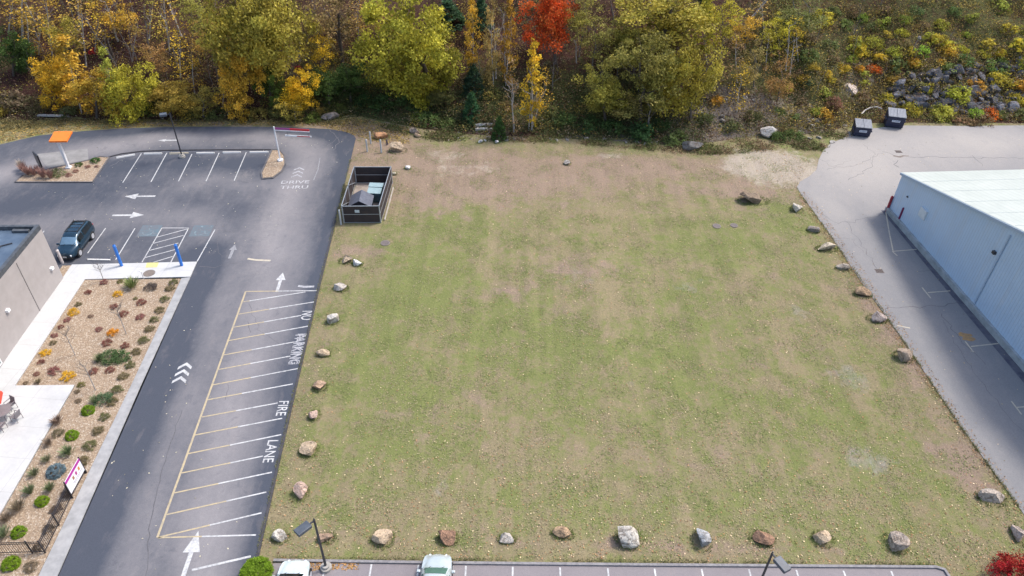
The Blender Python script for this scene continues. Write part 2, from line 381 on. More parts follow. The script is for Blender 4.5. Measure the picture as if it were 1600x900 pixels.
LANEP = A([(1720,975),(1590,790),(1500,665),(1410,530),(1350,447),(1300,372),(1252,304),(1245,293),(1250,284),(1264,276),(1276,265),(1279,250),(1286,236),(1298,224),(1318,216),(1333,203),(1372,200),(1400,196),(1500,197),(1600,196),(1900,196),(3000,240),(3000,975)])
lane, XY = paved('service_lane', LANEP, .02, asphalt_mat('asphalt_old', (.215,.21,.212), (.335,.31,.285), (.30,.27,.24)))
setattr_f(lane, 'worn', blobs(XY, [(1350,260,120,50,.55),(1500,225,160,30,.6),(1300,330,30,40,.35),(1560,215,80,20,.2),(1420,600,60,80,.12),(1330,250,50,30,.3)]))
setattr_f(lane, 'dust', blobs(XY, [(1270,270,14,24,.6),(1330,215,40,8,.35),(1390,206,30,6,.5),(1450,205,100,5,.35)]))
FRP = A([(428,880),(1462,889),(1474,893),(1482,904),(1496,1200),(330,1200),(412,905)])
front, XY = paved('front_parking_lot', FRP, .02, asphalt_mat('asphalt_front', (.19,.17,.18), (.29,.265,.26), (.24,.20,.19)))
setattr_f(front, 'worn', np.zeros(len(XY))+.15); setattr_f(front, 'dust', blobs(XY, [(520,885,50,8,.4),(1400,893,80,5,.4)]))
# kerbs, strips ----------------------------------------------------------
KERB = M('granite_kerb', (.26,.25,.25), (.17,.16,.165), 5, .85, bump=.3)
DKERB = M('tar_kerb', (.035,.035,.042), (.06,.055,.06), 4, .7)
def kerb(name, pts, wd, h, mat, label=None):
    mb = MB(); P = [Vector((*at(*p), 0)) for p in pts]
    V = []
    for i, p in enumerate(P):
        d = (P[min(i+1, len(P)-1)]-P[max(i-1, 0)]).normalized(); x = Vector((d.y, -d.x, 0))*wd/2
        V += [(p.x-x.x, p.y-x.y, -.08), (p.x-x.x, p.y-x.y, h), (p.x+x.x, p.y+x.y, h), (p.x+x.x, p.y+x.y, -.08)]
    n = len(P); Fs = [(0,1,2,3), (4*n-1,4*n-2,4*n-3,4*n-4)]
    for i in range(n-1):
        a = 4*i
        for k in range(3): Fs.append((a+k, a+4+k, a+5+k, a+1+k))
    mb.add(V, Fs); o = mb.build(name, mat); tag(o, kind='structure'); return o
kerb('front_kerb', [(428,876.5),(700,880.5),(1000,883.5),(1462,887),(1475,891),(1483,903),(1489,960)], .16, .13, KERB)
kerb('lot_edge_kerb', [(352,1040),(403,868),(440,702),(497,455),(524,345)], .16, .07, DKERB)
kerb('stall_kerb', [(170,246),(190,241),(222,237),(260,235.5),(300,235),(360,234.5),(426,234.5)], .15, .10, DKERB)
CONC = M('concrete_white', (.66,.65,.62), (.52,.51,.49), .8, .8, bump=.15)
def slab_mat():
    m, nt, b = newmat('sidewalk_concrete'); v = coords(nt); b.inputs['Roughness'].default_value = .85
    n1 = noi(nt, .5, 6, .65, v, .4); n2 = noi(nt, 6, 5, .7, v)
    mp = nt.nodes.new('ShaderNodeMapping'); mp.inputs['Rotation'].default_value = (0, 0, AZ*-1); nt.links.new(v, mp.inputs[0])
    br = nt.nodes.new('ShaderNodeTexBrick'); nt.links.new(mp.outputs[0], br.inputs['Vector'])
    br.offset = 0; br.inputs['Scale'].default_value = 1; br.inputs['Brick Width'].default_value = 2.6; br.inputs['Row Height'].default_value = 2.6; br.inputs['Mortar Size'].default_value = .018
    c = mixc(nt, ramp(nt, n1, .35, .7), (.55,.55,.535), (.45,.45,.445)); c = mixc(nt, math_(nt, 'MULTIPLY', ramp(nt, n2, .3, .75), .35), c, (.35,.345,.335))
    c = mixc(nt, math_(nt, 'MULTIPLY', br.outputs['Fac'], .6), c, (.33,.32,.31))
    nt.links.new(c, b.inputs['Base Color']); bumpn(nt, b, n2, .15, .02); return m
SLAB = slab_mat()
sw = MB().prism(A([(113,415),(308,410.5),(297.5,434),(133,438),(25,603),(-40,704),(-300,704),(-60,664)]), -.1, .13).build('sidewalk', SLAB, bevel=.01); tag(sw, kind='structure')
pt = MB().prism(A([(24,604),(117,603),(0,806),(-100,980),(-700,980),(-300,706),(-40,706)]), -.1, .125).build('patio', SLAB, bevel=.01); tag(pt, kind='structure')
GR = M('kerb_strip_concrete', (.37,.365,.36), (.25,.25,.25), 1.6, .9, bump=.4, lo=.3, hi=.7)
st = MB().prism(A([(284,436),(297.5,434.5),(222,600),(92,897),(40,1010),(12,1010),(60,903),(207,600)]), -.1, .11).build('kerb_strip', GR, bevel=.01); tag(st, kind='structure')
def gravel_mat(name, a, b2, c3):
    m, nt, b = newmat(name); v = coords(nt); b.inputs['Roughness'].default_value = .95
    vo = nt.nodes.new('ShaderNodeTexVoronoi'); vo.inputs['Scale'].default_value = 13; nt.links.new(v, vo.inputs['Vector'])
    sep = nt.nodes.new('ShaderNodeSeparateColor'); nt.links.new(vo.outputs['Color'], sep.inputs[0])
    n1 = noi(nt, .7, 5, .6, v, .3)
    c = mixc(nt, sep.outputs[0], a, b2); c = mixc(nt, ramp(nt, sep.outputs[1], .72, .95), c, c3)
    c = mixc(nt, math_(nt, 'MULTIPLY', ramp(nt, n1, .4, .7), .35), c, b2)
    nt.links.new(c, b.inputs['Base Color']); bumpn(nt, b, vo.outputs['Distance'], .8, .04); return m
GRAV = gravel_mat('pea_gravel', (.37,.275,.185), (.23,.165,.11), (.50,.42,.33))
bd = MB().prism(A([(133,438.5),(283,436.5),(206.5,600),(59,903),(12,1012),(-130,1012),(-101,982),(1,807),(118,603.5),(25.5,603.5)]), -.1, .08).build('landscape_bed', GRAV); tag(bd, kind='structure')
b2_ = MB().prism(A([(98,416),(113,415.5),(100,437),(92,424)]), -.1, .07).build('gravel_corner', GRAV); tag(b2_, kind='structure')
i1 = MB().prism(A([(24,285),(145,285),(170,247.5),(156,246.5),(141,251.5),(76,266),(38,275)]), -.1, .10).build('island_bed', GRAV); tag(i1, kind='structure')
kerb('island_kerb', [(24,285.5),(145,285.5),(171,247),(156,245.5),(140,251),(75,265.5),(36,275),(24,285.5)], .15, .13, M('kerb_dark', (.09,.09,.10), (.14,.13,.13), 4))
isl2 = [(426,236),(436,236),(443,244),(445,257),(439,268),(426,277.5),(411,279),(410,271)]
i2 = MB().prism(A(isl2), -.1, .10).build('island_bed', GRAV); tag(i2, kind='structure')
kerb('island_kerb', [(425,235),(437,235),(444.5,243.5),(446,257.5),(440,269),(427,279),(410,280.5),(408.5,271),(425,235)], .15, .13, MATS['kerb_dark'])
pad = MB().sheet(A([(58,241),(137,232.5),(138.5,249.5),(75,263)]), .034).build('concrete_pad', M('pad_concrete', (.27,.262,.255), (.20,.195,.19), 1.2, .9)); tag(pad, kind='structure')
# ------------------------------------------------------------------ painted markings (parts of the paved sheets)
def paint(name, c, under, wear=.5):
    m, nt, b = newmat(name); v = coords(nt); b.inputs['Roughness'].default_value = .7
    n = noi(nt, 5, 6, .75, v); n2 = noi(nt, .7, 3, .6, v)
    k = math_(nt, 'ADD', n, math_(nt, 'MULTIPLY', n2, .4))
    nt.links.new(mixc(nt, ramp(nt, k, .55+.3*(1-wear), .85+.3*(1-wear)), c, under), b.inputs['Base Color']); return m
PW = paint('paint_white', (.54,.54,.53), (.24,.24,.25), .78); PWW = paint('paint_white_worn', (.44,.44,.45), (.16,.16,.18), .9)
PFAINT = paint('paint_faint', (.30,.30,.31), (.14,.14,.155), .8)
PY = paint('paint_yellow', (.46,.37,.22), (.25,.23,.20), .75); PYF = paint('paint_yellow_faded', (.50,.44,.33), (.27,.26,.26), .6)
PB = paint('paint_blue_faded', (.10,.16,.19), (.13,.13,.145), 1.0); TAC = M('tactile_pad', (.62,.56,.20), (.50,.46,.22), 3)
ZM = .0265
def line(px1, px2, parent, mat=None, wd=.095, name='stall_line', z=ZM):
    a, b = at(*px1), at(*px2); mat = mat or PW
    n = 3; pts = [(a[0]+(b[0]-a[0])*i/n, a[1]+(b[1]-a[1])*i/n) for i in range(n+1)]
    return MB().strip(pts, wd, z).build(name, mat, parent)
for a, b in [((221,240),(192,285.5)),((261,239),(236,284.5)),((300,241),(279,283.5)),((342.5,239),(322,283.5)),((385,238),(366,282.5)),((165,357),(137,396)),((211,357),(181,406)),((336,359),(308,409)),((69,361),(62,371))]:
    line(a, b, lot)
for a, b in [((253,356.5),(222,410)),((295,356.5),(267,410)),((253,356.5),(295,356.5)),((295,357.5),(245,371)),((287,368),(238,381)),((279,380),(232,392)),((275,390),(226,403)),((270,401),(240,410))]:
    line(a, b, lot, name='hatch_line', wd=.09)
line((384,455.7),(246,840), lot, PY, .14, 'lane_border_line')
def two(a, b, k=.5):
    mx = (a[0]+(b[0]-a[0])*k, a[1]+(b[1]-a[1])*k)
    line(a, mx, lot, PY, .10, 'hatch_line', ZM+.003); line(mx, b, lot, PW, .10, 'hatch_line', ZM+.003)
o2 = lambda x, y: (200+x/4, 400+y/4); o3 = lambda x, y: (200+x/4, 675+y/4)
for a, b, k in [((737,223),(1190,218),.45),((722,288),(1110,226),.1),((692,365),(1172,287),.4),((659,447),(1083,373),.45),((632,530),(1125,440),.45),((599,620),(1037,539),.4),((562,712),(1015,627),.45),((527,808),(1062,705),.45),((500,900),(1030,801),.4)]:
    two(o2(*a), o2(*b), k)
two((316,652),(434,630),.45); two((303,680.5),(441,654),.5)
for a, b, k in [((377,137),(958,18),.45),((335,258),(845,152),.6),((292,382),(900,253),.45),((243,518),(865,377),.6),((190,660),(835,507),.5),((186,662),(800,645),.45)]:
    two(o3(*a), o3(*b), k)
line((300,891),(392,869.5), lot, PW, .14)
def arrow(px, ang, parent, L=2.6, mat=None, hw=.55):
    x, y = at(*px); c, s = math.cos(ang), math.sin(ang)
    T = lambda u, v: (x+u*c-v*s, y+u*s+v*c)
    mb = MB(); mb.sheet([T(-L/2, -.13), T(L*.1, -.13), T(L*.1, .13), T(-L/2, .13)], ZM); mb.sheet([T(L*.1+.004, -hw), T(L/2, 0), T(L*.1+.004, hw)], ZM)
    return mb.build('painted_arrow', mat or PWW, parent)
AM = math.atan2(mv[1], mv[0]); AP = math.atan2(pv[1], pv[0])
arrow((219,307), AP+PI, lot, 3.0, PW); arrow((200.5,336.5), AP, lot, 3.0, PW); arrow((262,219.5), AP+PI, lot, 2.2, PW, .3)
arrow((437.5,441), AM, lot, 2.7, PW, .42)
arrow((296,872), AM-.02, lot, 3.6, PW, .5)
arrow((363,393), AM, lot, 2.2, PFAINT, .35)
def chevrons(px, parent, n, wdt, gap, mat, th=.22):
    x, y = at(*px)
    for i in range(n):
        cx, cy = x+mv[0]*gap*i, y+mv[1]*gap*i
        T = lambda u, v: (cx+pv[0]*u+mv[0]*v, cy+pv[1]*u+mv[1]*v)
        MB().sheet([T(-wdt/2, -.35), T(0, .1), T(wdt/2, -.35), T(wdt/2, -.35+th), T(0, .1+th), T(-wdt/2, -.35+th)], ZM).build('painted_chevron', mat, parent)
chevrons((281,594), lot, 3, 1.0, .72, PW, .30); chevrons((464,275), lot, 3, 1.1, .75, PWW)
for px in ((279.5,271),): pass
def text(s, px, size, ang, parent, mat, name='painted_lettering', z=ZM, sx=1.0, sy=1.0, rot3=None, ext=0.0):
    cu = bpy.data.curves.new(name, 'FONT'); cu.body = s; cu.size = size; cu.align_x = 'CENTER'; cu.align_y = 'CENTER'; cu.resolution_u = 2; cu.extrude = ext; cu.offset = .006
    t = bpy.data.objects.new(name+'_src', cu); COL.objects.link(t)
    bpy.context.view_layer.update()
    me = bpy.data.meshes.new_from_object(t.evaluated_get(bpy.context.evaluated_depsgraph_get()))
    bpy.data.objects.remove(t); bpy.data.curves.remove(cu)
    me.materials.clear(); me.materials.append(mat); me.name = name
    o = bpy.data.objects.new(name, me); COL.objects.link(o); o.parent = parent
    if rot3 is None:
        x, y = at(*px); o.location = (x, y, z); o.rotation_euler = (0, 0, ang)
    else: o.location = px; o.rotation_euler = rot3
    o.scale = (sx, sy, 1); return o
AD = math.atan2(-mv[1], -mv[0]); PDT = paint('paint_drive_worn', (.55,.55,.55), (.20,.195,.21), .95)
text('NO', (479.5,493), 1.05, AD, lot, PW, sx=.72, sy=1.35)
text('PARKING', (466,545), 1.05, AD, lot, PWW, sx=.80, sy=1.0); text('PARKING', (462.5,546), 1.05, AD, lot, PWW, sx=.78, sy=1.0, z=ZM+.003)
text('FIRE', (440.5,638), 1.0, AD, lot, PW, sx=.80, sy=1.0); text('LANE', (422,705), 1.0, AD, lot, PW, sx=.80, sy=1.0)
text('DRIVE', (461,285), 1.15, AP, lot, PDT, sx=.95, sy=.75); text('THRU', (460,293), 1.15, AP, lot, PDT, sx=.95, sy=.75)
# worn symbols of the reserved stalls
def wheelchair(px):
    x, y = at(*px); mb = MB(); T = lambda u, v: (x+pv[0]*u+mv[0]*v, y+pv[1]*u+mv[1]*v)
    mb.strip([T(.45*math.cos(t), .45*math.sin(t)-.15) for t in np.linspace(R(150), R(380), 12)], .12, ZM)
    mb.strip([T(-.05,.6), T(-.02,.1), T(.4,.08), T(.6,-.4), T(.8,-.36)], .13, ZM+.002); mb.sheet([T(-.05+.14*math.cos(t), .8+.14*math.sin(t)) for t in np.linspace(0, 2*PI, 9)[:-1]], ZM)
    mb.build('wheelchair_symbol', paint('paint_symbol', (.20,.27,.30), (.10,.105,.12), .95), lot)
    MB().sheet([T(-.85,-.8), T(1.0,-.8), T(1.0,1.05), T(-.85,1.05)], ZM-.003).build('symbol_ground', PB, lot)
wheelchair((232,362)); wheelchair((313,362))
text('XX X', (405,406), .6, AP, lot, PYF, sx=1.6, sy=.5) if False else MB().strip(A([(387,404.5),(400,406.5),(423,407.5)]), .22, ZM).build('faded_marking', PYF, lot)
MB().strip(A([(466,447),(476,448.5),(491,448)]), .25, ZM).build('faded_marking', PWW, lot)
MB().strip(A([(389,286),(400,255),(404,240)]), .08, ZM).build('faded_marking', PFAINT, lot) if False else None
MB().strip(A([(490,282),(497,265),(500,247)]), .09, ZM).build('faded_line', PFAINT, lot)
# service lane markings
for seg in ([(1384,332),(1389,362),(1395,392)],[(1394,393),(1402,400)],[(1395,393),(1432,390)]): MB().strip(A(seg), .11, ZM).build('stall_line', PYF, lane)
o7 = lambda x, y: (1200+x/4, 400+y/4)
for a, b in [(o7(962,198),o7(1017,265)),(o7(998,230),o7(1138,219)),(o7(1232,535),o7(1284,602)),(o7(1268,567),o7(1440,548)),((1580,627),(1596,648)),((1588,637),(1640,632)),((1402,509),(1422,513))]:
    line(a, b, lane, PYF, .11)
# front stalls
kd = np.array(at(1465,887))-np.array(at(430,875)); kd /= np.linalg.norm(kd); kn = np.array([kd[1], -kd[0]])
for px in [(509,881),(580.5,882),(654,883),(728,884.5),(801,886),(875,887),(949.5,888),(1022.5,889),(1096,889.5),(1170,890),(1244,891),(1317.5,892),(1392,892.5)]:
    a = np.array(at(*px)); MB().strip([a, a+kn*2.6, a+kn*5.2], .10, ZM).build('stall_line', PW, front)
MB().sheet(A([(230,412.5),(249,412),(246,419.5),(228,420)]), .136).build('tactile_pad', TAC, sw)
# cracks in the asphalt
CR = M('crack_tar', (.075,.073,.08), (.12,.115,.125), 5)
CRW = M('crack_pale', (.22,.20,.20), (.15,.14,.15), 5)
def crack(pts, parent, wd=.05, mat=None, jit=.12):
    P = A(pts); out = []
    for a, b in zip(P[:-1], P[1:]):
        L = math.hypot(b[0]-a[0], b[1]-a[1]); n = max(2, int(L/.5))
        for i in range(n): t = i/n; out.append((a[0]+(b[0]-a[0])*t+random.gauss(0, jit), a[1]+(b[1]-a[1])*t+random.gauss(0, jit)))
    out.append(P[-1]); MB().strip(out, [.75*wd*random.uniform(.5, 1.3) for _ in out], ZM-.002).build('crack', mat or CR, parent)
crack([(226,930),(232,850),(240,790),(255,730),(285,640)], lot, .07, jit=.05)
crack([(313,417),(335,418),(355,414),(373,411)], lot, .07); crack([(388,475),(405,515),(440,540)], lot, .05); crack([(385,500),(392,520)], lot, .05)
crack([(357,600),(352,625)], lot, .05); crack([(345,410),(337,360),(338,345)], lot, .04); crack([(338,360),(390,362)], lot, .04)
crack([(130,300),(80,330),(10,355)], lot, .05); crack([(0,250),(40,240),(90,224),(160,212)], lot, .05); crack([(215,214),(235,208),(242,204)], lot, .06, CRW)
crack([(515,203),(530,220),(520,235)], lot, .06, CRW); crack([(512,228),(530,214)], lot, .05, CRW); crack([(170,260),(195,248)], lot, .05, CRW)
for pts, wd in [([(1350,226),(1366,240),(1360,262),(1325,282)],.05),([(1378,236),(1395,243),(1420,245),(1600,247)],.07),([(1290,265),(1340,258),(1380,240)],.04),([(1284,335),(1310,350),(1384,335)],.05),([(1320,345),(1345,380),(1370,420)],.05),([(1380,482),(1420,480),(1465,478),(1500,472)],.07),([(1520,245),(1535,260)],.05),([(1400,250),(1398,258),(1405,262)],.12),([(1470,490),(1500,530),(1540,570)],.05),([(1300,372),(1330,374),(1350,395)],.03),([(1600,205),(1585,197)],.05),([(1430,425),(1460,421)],.04),([(1270,240),(1300,262),(1330,250)],.03),([(1470,500),(1520,580),(1600,680)],.035)]:
    crack(pts, lane, wd)
crack([(1395,244),(1420,244)], lane, .35, M('patch_brown', (.22,.18,.15), (.16,.13,.11), 4), .1)
for px in ((1507,524),(1514,530)): MB().sheet([(at(*px)[0]+.7*random.uniform(.5,1)*math.cos(t), at(*px)[1]+.45*random.uniform(.4,1)*math.sin(t)) for t in np.linspace(0, 2*PI, 14)[:-1]], ZM-.001-.002*(px[0] > 1510)).build('rust_stain', M('leaf_stain', (.42,.24,.08), (.25,.17,.10), 3), lane)
# ================================================================== buildings
def ribbed(name, c, c2, axis_vec, period, rough=.45, stain=(.5,.5,.5), metal=0.0):
    """painted corrugated metal; ribs follow the object's x axis"""
    m, nt, b = newmat(name); v = coords(nt); b.inputs['Roughness'].default_value = rough; b.inputs['Metallic'].default_value = metal
    n1 = noi(nt, .35, 6, .65, v, .5); n2 = noi(nt, 3, 5, .7, v)
    sx = nt.nodes.new('ShaderNodeVectorMath'); sx.operation = 'DOT_PRODUCT'; nt.links.new(v, sx.inputs[0]); sx.inputs[1].default_value = axis_vec
    fr = math_(nt, 'FRACT', math_(nt, 'DIVIDE', sx.outputs['Value'], period))
    rib = ramp(nt, math_(nt, 'ABSOLUTE', math_(nt, 'SUBTRACT', fr, .5)), .36, .46)
    cc = mixc(nt, ramp(nt, n1, .35, .7), c, c2); cc = mixc(nt, math_(nt, 'MULTIPLY', ramp(nt, n2, .5, .8), .25), cc, stain)
    mp2 = nt.nodes.new('ShaderNodeMapping'); mp2.inputs['Scale'].default_value = (1.3, 1.3, .12); nt.links.new(v, mp2.inputs[0])
    cc = mixc(nt, math_(nt, 'MULTIPLY', ramp(nt, noi(nt, 1.0, 5, .7, mp2.outputs[0]), .5, .75), .35), cc, stain)
    cc = mixc(nt, math_(nt, 'MULTIPLY', rib, .22), cc, tuple(x*.55 for x in c2))
    nt.links.new(cc, b.inputs['Base Color']); bumpn(nt, b, rib, .5, .02); return m
# warehouse on the right: gable end facing the lane
wa = np.array(at(1387, 331)); wb = np.array(at(1600, 577)); wu = (wb-wa)/np.linalg.norm(wb-wa); wn = np.array([-wu[1], wu[0]])
if wn[0] < 0: wn = -wn      # into the building (+x)
wang = math.atan2(wu[1], wu[0])
WH = empty('warehouse', (wa[0], wa[1], 0), wang, 'long pale blue ribbed metal warehouse with a white ribbed roof beside the right lane', 'building')
# local x runs along the gable towards the camera, local y: interior side
ys_ = 1 if (np.array([-math.sin(wang), math.cos(wang)]) @ wn) > 0 else -1
E0, SL, HALF, DEP = 4.35, .258, 24.0, 45.0
rise = E0+SL*HALF
wallm = ribbed('wall_blue_metal', (.49,.61,.74), (.45,.565,.69), (1,0,0), .30)
roofm = ribbed('roof_white_metal', (.50,.53,.48), (.43,.465,.42), (0,1,0), .60, .4, (.60,.62,.58))
mb = MB(); prof = [(0,.55),(2*HALF,.55),(2*HALF,E0),(HALF,rise),(0,E0)]
V = [(x, 0, z) for x, z in prof]+[(x, ys_*DEP, z) for x, z in prof]
mb.add(V, [(0,1,2,3,4),(9,8,7,6,5),(0,4,9,5),(1,6,7,2)]); mb.build('wall', wallm, WH)
mb = MB(); t = .12; ov = .12
for x0, z0, x1, z1 in ((-ov, E0-ov*SL, HALF, rise), (HALF, rise, 2*HALF+ov, E0-ov*SL)):
    V = []
    for y in (-ys_*ov, ys_*(DEP+ov)): V += [(x0, y, z0+.02), (x1, y, z1+.02), (x1, y, z1+.02+t), (x0, y, z0+.02+t)]
    mb.add(V, [(0,1,2,3),(7,6,5,4),(0,4,5,1),(1,5,6,2),(2,6,7,3),(3,7,4,0)])
rf = mb.build('roof', roofm, WH)
sky_m = M('roof_panel_grey', (.55,.60,.62), (.48,.53,.56), 2, .35)
for (u0, v0) in ((3.2, 14), (12, 9), (15, 26)):
    c = (u0+1.2, ys_*(v0)); z = E0+SL*c[0]+.02+t+.02
    MB().box((c[0], c[1], z), (1.8, 2.6, .03), ry=-math.atan(SL)).build('skylight', sky_m, rf)
# seam rows across the roof sheets
sm = MB()
for k in range(1, 8):
    x = k*3.0; sm.bar((x, ys_*.1, E0+SL*x+t+.03), (x, ys_*DEP, E0+SL*x+t+.03), .05, .02)
sm.build('roof_seam', M('roof_seam', (.30,.34,.33), (.38,.42,.40), 6, .5), rf)
MB().bar((-.1, -ys_*(.17), E0-.02), (HALF, -ys_*(.17), rise-.02), .08, .22).build('rake_trim', M('trim_blue', (.38,.46,.56), (.34,.42,.52), 4, .5), WH)
MB().bar((HALF, -ys_*.17, rise-.02), (2*HALF+.1, -ys_*.17, E0-.02), .08, .22).build('rake_trim', MATS['trim_blue'], WH)
FC = M('footing_concrete', (.40,.42,.42), (.26,.28,.28), 1.3, .9, bump=.4)
mb = MB(); mb.box((HALF, ys_*DEP/2, .24), (2*HALF+.5, DEP+.5, .62)); mb.build('footing', FC, WH)
MB().box((5.0, -ys_*.09, 3.05), (1.0, .18, .9), ry=-.0).build('wall_vent', M('vent_grey', (.62,.66,.68), (.55,.60,.62), 3, .5), WH)
MB().box((2.0, -ys_*.04, 3.0), (.18, .12, .12)).build('wall_fitting', M('dark_metal', (.03,.03,.035), (.05,.05,.055), 5, .5), WH)
MB().bar((15.2, -ys_*.06, .6), (15.2, -ys_*.06, 7.6), .08, .08).build('downpipe', MATS['trim_blue'], WH)
MB().box((14.6, -ys_*.1, 5.5), (.3, .25, .25)).build('wall_fitting', MATS['dark_metal'], WH)
# dark strip laid along the wall foot, widening towards the camera
MB().strip([tuple(wa+wu*(-.3)-wn*.42), tuple(wa+wu*12-wn*.55), tuple(wa+wu*30-wn*.62)], [.3,.5,.8], ZM-.003).build('wall_foot_strip', M('wall_foot_dark', (.07,.07,.10), (.13,.13,.15), 1.5), lane)
# restaurant on the left
ga = np.array(at(100, 436)); gb_ = np.array(at(0, 577)); gu = (gb_-ga)/np.linalg.norm(gb_-ga)
gang = math.atan2(gu[1], gu[0])       # local x along the side wall towards the camera, building lies on the -world-x side
RB = empty('restaurant_building', (ga[0], ga[1], 0), gang, 'low flat-roofed taupe building with a dark blue membrane roof behind the sidewalk', 'building')
gs = 1 if -math.sin(gang) < 0 else -1   # local y sign pointing to world -x
HT, LX, LY = 5.28, 32, 22
stucco = M('stucco_taupe', (.37,.335,.32), (.33,.30,.285), 1.2, .9, bump=.1)
mb = MB().box((LX/2, gs*LY/2, HT/2-.1), (LX, LY, HT+.0)); mb.build('wall', stucco, RB)
pr = MB()
for c, d in (((LX/2, gs*.14, HT+.13), (LX, .28, .42)), ((LX/2, gs*(LY-.14), HT+.13), (LX, .28, .42)), ((.14, gs*LY/2, HT+.131), (.28, LY-.57, .42)), ((LX-.14, gs*LY/2, HT+.131), (.28, LY-.57, .42))): pr.box(c, d)
HT += .0
pr.build('parapet', M('parapet_dark', (.05,.055,.065), (.09,.10,.11), 3, .5), RB)
rm = MB().box((LX/2, gs*LY/2, HT-.06), (LX-.58, LY-.58, .12)).build('roof', M('membrane_blue', (.055,.085,.13), (.10,.14,.19), .8, .42), RB)
MB().cyl((5.0, gs*1.9, HT), .10, .35, 10).build('vent_pipe', M('pvc_white', (.8,.8,.8), (.7,.7,.7), 3), rm)
MB().tube([(2.2, gs*1.2, HT+.06), (2.6, gs*1.9, HT+.06), (4.6, gs*2.0, HT+.06)], .05, 6).build('conduit', MATS['dark_metal'], rm)
MB().box((.55, gs*1.3, HT+.1), (.3, 1.3, .2)).build('scupper', MATS['parapet_dark'], rm)
MB().box((9, gs*7, HT+.5), (2, 1.6, 1.0)).build('rooftop_unit', M('unit_grey', (.45,.46,.47), (.38,.39,.40), 2, .5), rm)
MB().box((4.4, -gs*.01, 2.5), (.05, .06, 5.0)).build('wall_joint', M('joint', (.22,.20,.19), (.25,.23,.22), 3), RB)
for x, z in ((7.6, 2.9), (1.0, 1.9)):
    MB().box((x, -gs*.10, z), (.32, .22, .22)).build('wall_lamp', MATS['pvc_white'], RB)
# shop window, far edge just in view
fr = MB(); wx0, wx1, z0, z1 = 10.6, 14.6, .3, 2.3
for c, d in (((wx0, -gs*.03, (z0+z1)/2), (.09, .14, z1-z0+.09)), ((wx1, -gs*.03, (z0+z1)/2), (.09, .14, z1-z0+.09)), (((wx0+wx1)/2, -gs*.03, z0), (wx1-wx0-.1, .14, .09)), (((wx0+wx1)/2, -gs*.03, z1), (wx1-wx0-.1, .14, .09))): fr.box(c, d)
wf = MB().box(((wx0+wx1)/2, -gs*.015, (z0+z1)/2), (wx1-wx0-.1, .05, z1-z0-.1)).build('window', glass('window_glass', (.10,.14,.13)), RB)
o = fr.build('frame', MATS['pvc_white'], wf)
# ================================================================== trash enclosure
BM = M('fence_dark', (.028,.022,.024), (.045,.032,.030), 1.5, .8, bump=.2); STL = M('galvanised', (.42,.45,.48), (.34,.37,.40), 6, .45, .4)
e = [np.array(at(*p)) for p in ((538,348.5),(595,348),(613,286),(557,286))]
EN = empty('trash_enclosure', (e[0][0], e[0][1], 0), 0, 'chain-link trash enclosure with dark privacy slats at the lawn edge', 'enclosure')
loc = [Vector((p[0]-e[0][0], p[1]-e[0][1], 0)) for p in e]; FH = 1.9
MB().sheet([(p.x, p.y) for p in loc], .035).build('floor_slab', M('slab_tan', (.34,.29,.25), (.24,.20,.17), 1.2, .9), EN)
def fpanel(a, b, name='slat_panel', mat=BM):
    d = (b-a).normalized(); a2 = a+d*.05; b2 = b-d*.05
    mb = MB(); mb.bar(a2+Vector((0,0,FH/2+.02)), b2+Vector((0,0,FH/2+.02)), .03, FH-.12); mb.build(name, mat, EN)
    mb = MB()
    for z in (.06, FH*.52, FH): mb.bar(a2+Vector((0,0,z)), b2+Vector((0,0,z)), .06, .05)
    mb.build('rail', STL, EN)
for i, j in ((0,1),(1,2),(2,3)): fpanel(loc[i], loc[j])
for p in loc: MB().cyl((p.x, p.y, 0), .06, FH+.08, 8).build('post', STL, EN)
# double gate on the lot side, half open look: two leaves with braces
for a, b in ((loc[3], (loc[3]+loc[0])/2), ((loc[3]+loc[0])/2, loc[0])):
    d = (b-a).normalized(); a2 = a+d*.1+Vector((-.05,0,0)); b2 = b-d*.1+Vector((-.05,0,0))
    g = MB().bar(a2+Vector((0,0,1.0)), b2+Vector((0,0,1.0)), .02, 1.6).build('gate_leaf', BM, EN)
    mb = MB()
    for z in (.15, 1.9): mb.bar(a2+Vector((0,0,z)), b2+Vector((0,0,z)), .06, .06)
    mb.bar(a2+Vector((0,0,.15)), a2+Vector((0,0,1.9)), .06, .06); mb.bar(b2+Vector((0,0,.15)), b2+Vector((0,0,1.9)), .06, .06)
    mb.bar(a2+Vector((.05,0,.15)), b2+Vector((.05,0,1.9)), .05, .05); mb.bar((a2+b2)/2+Vector((.02,0,.15)), (a2+b2)/2+Vector((.02,0,1.9)), .05, .05)
    mb.build('gate_frame', STL, g)
MB().bar(loc[1]*.33+Vector((-.0,-.04,1.35)), loc[1]*.33+Vector((.45,-.04,1.35)), .02, .3).build('notice_plate', M('plate_pale', (.55,.60,.60), (.48,.52,.52), 5), EN)
MB().bar(loc[1]+Vector((.32,.4,.06)), loc[2]+Vector((.25,-1.0,.06)), .12, .12).build('timber_edging', M('timber_pale', (.42,.38,.33), (.3,.27,.23), 3), EN)
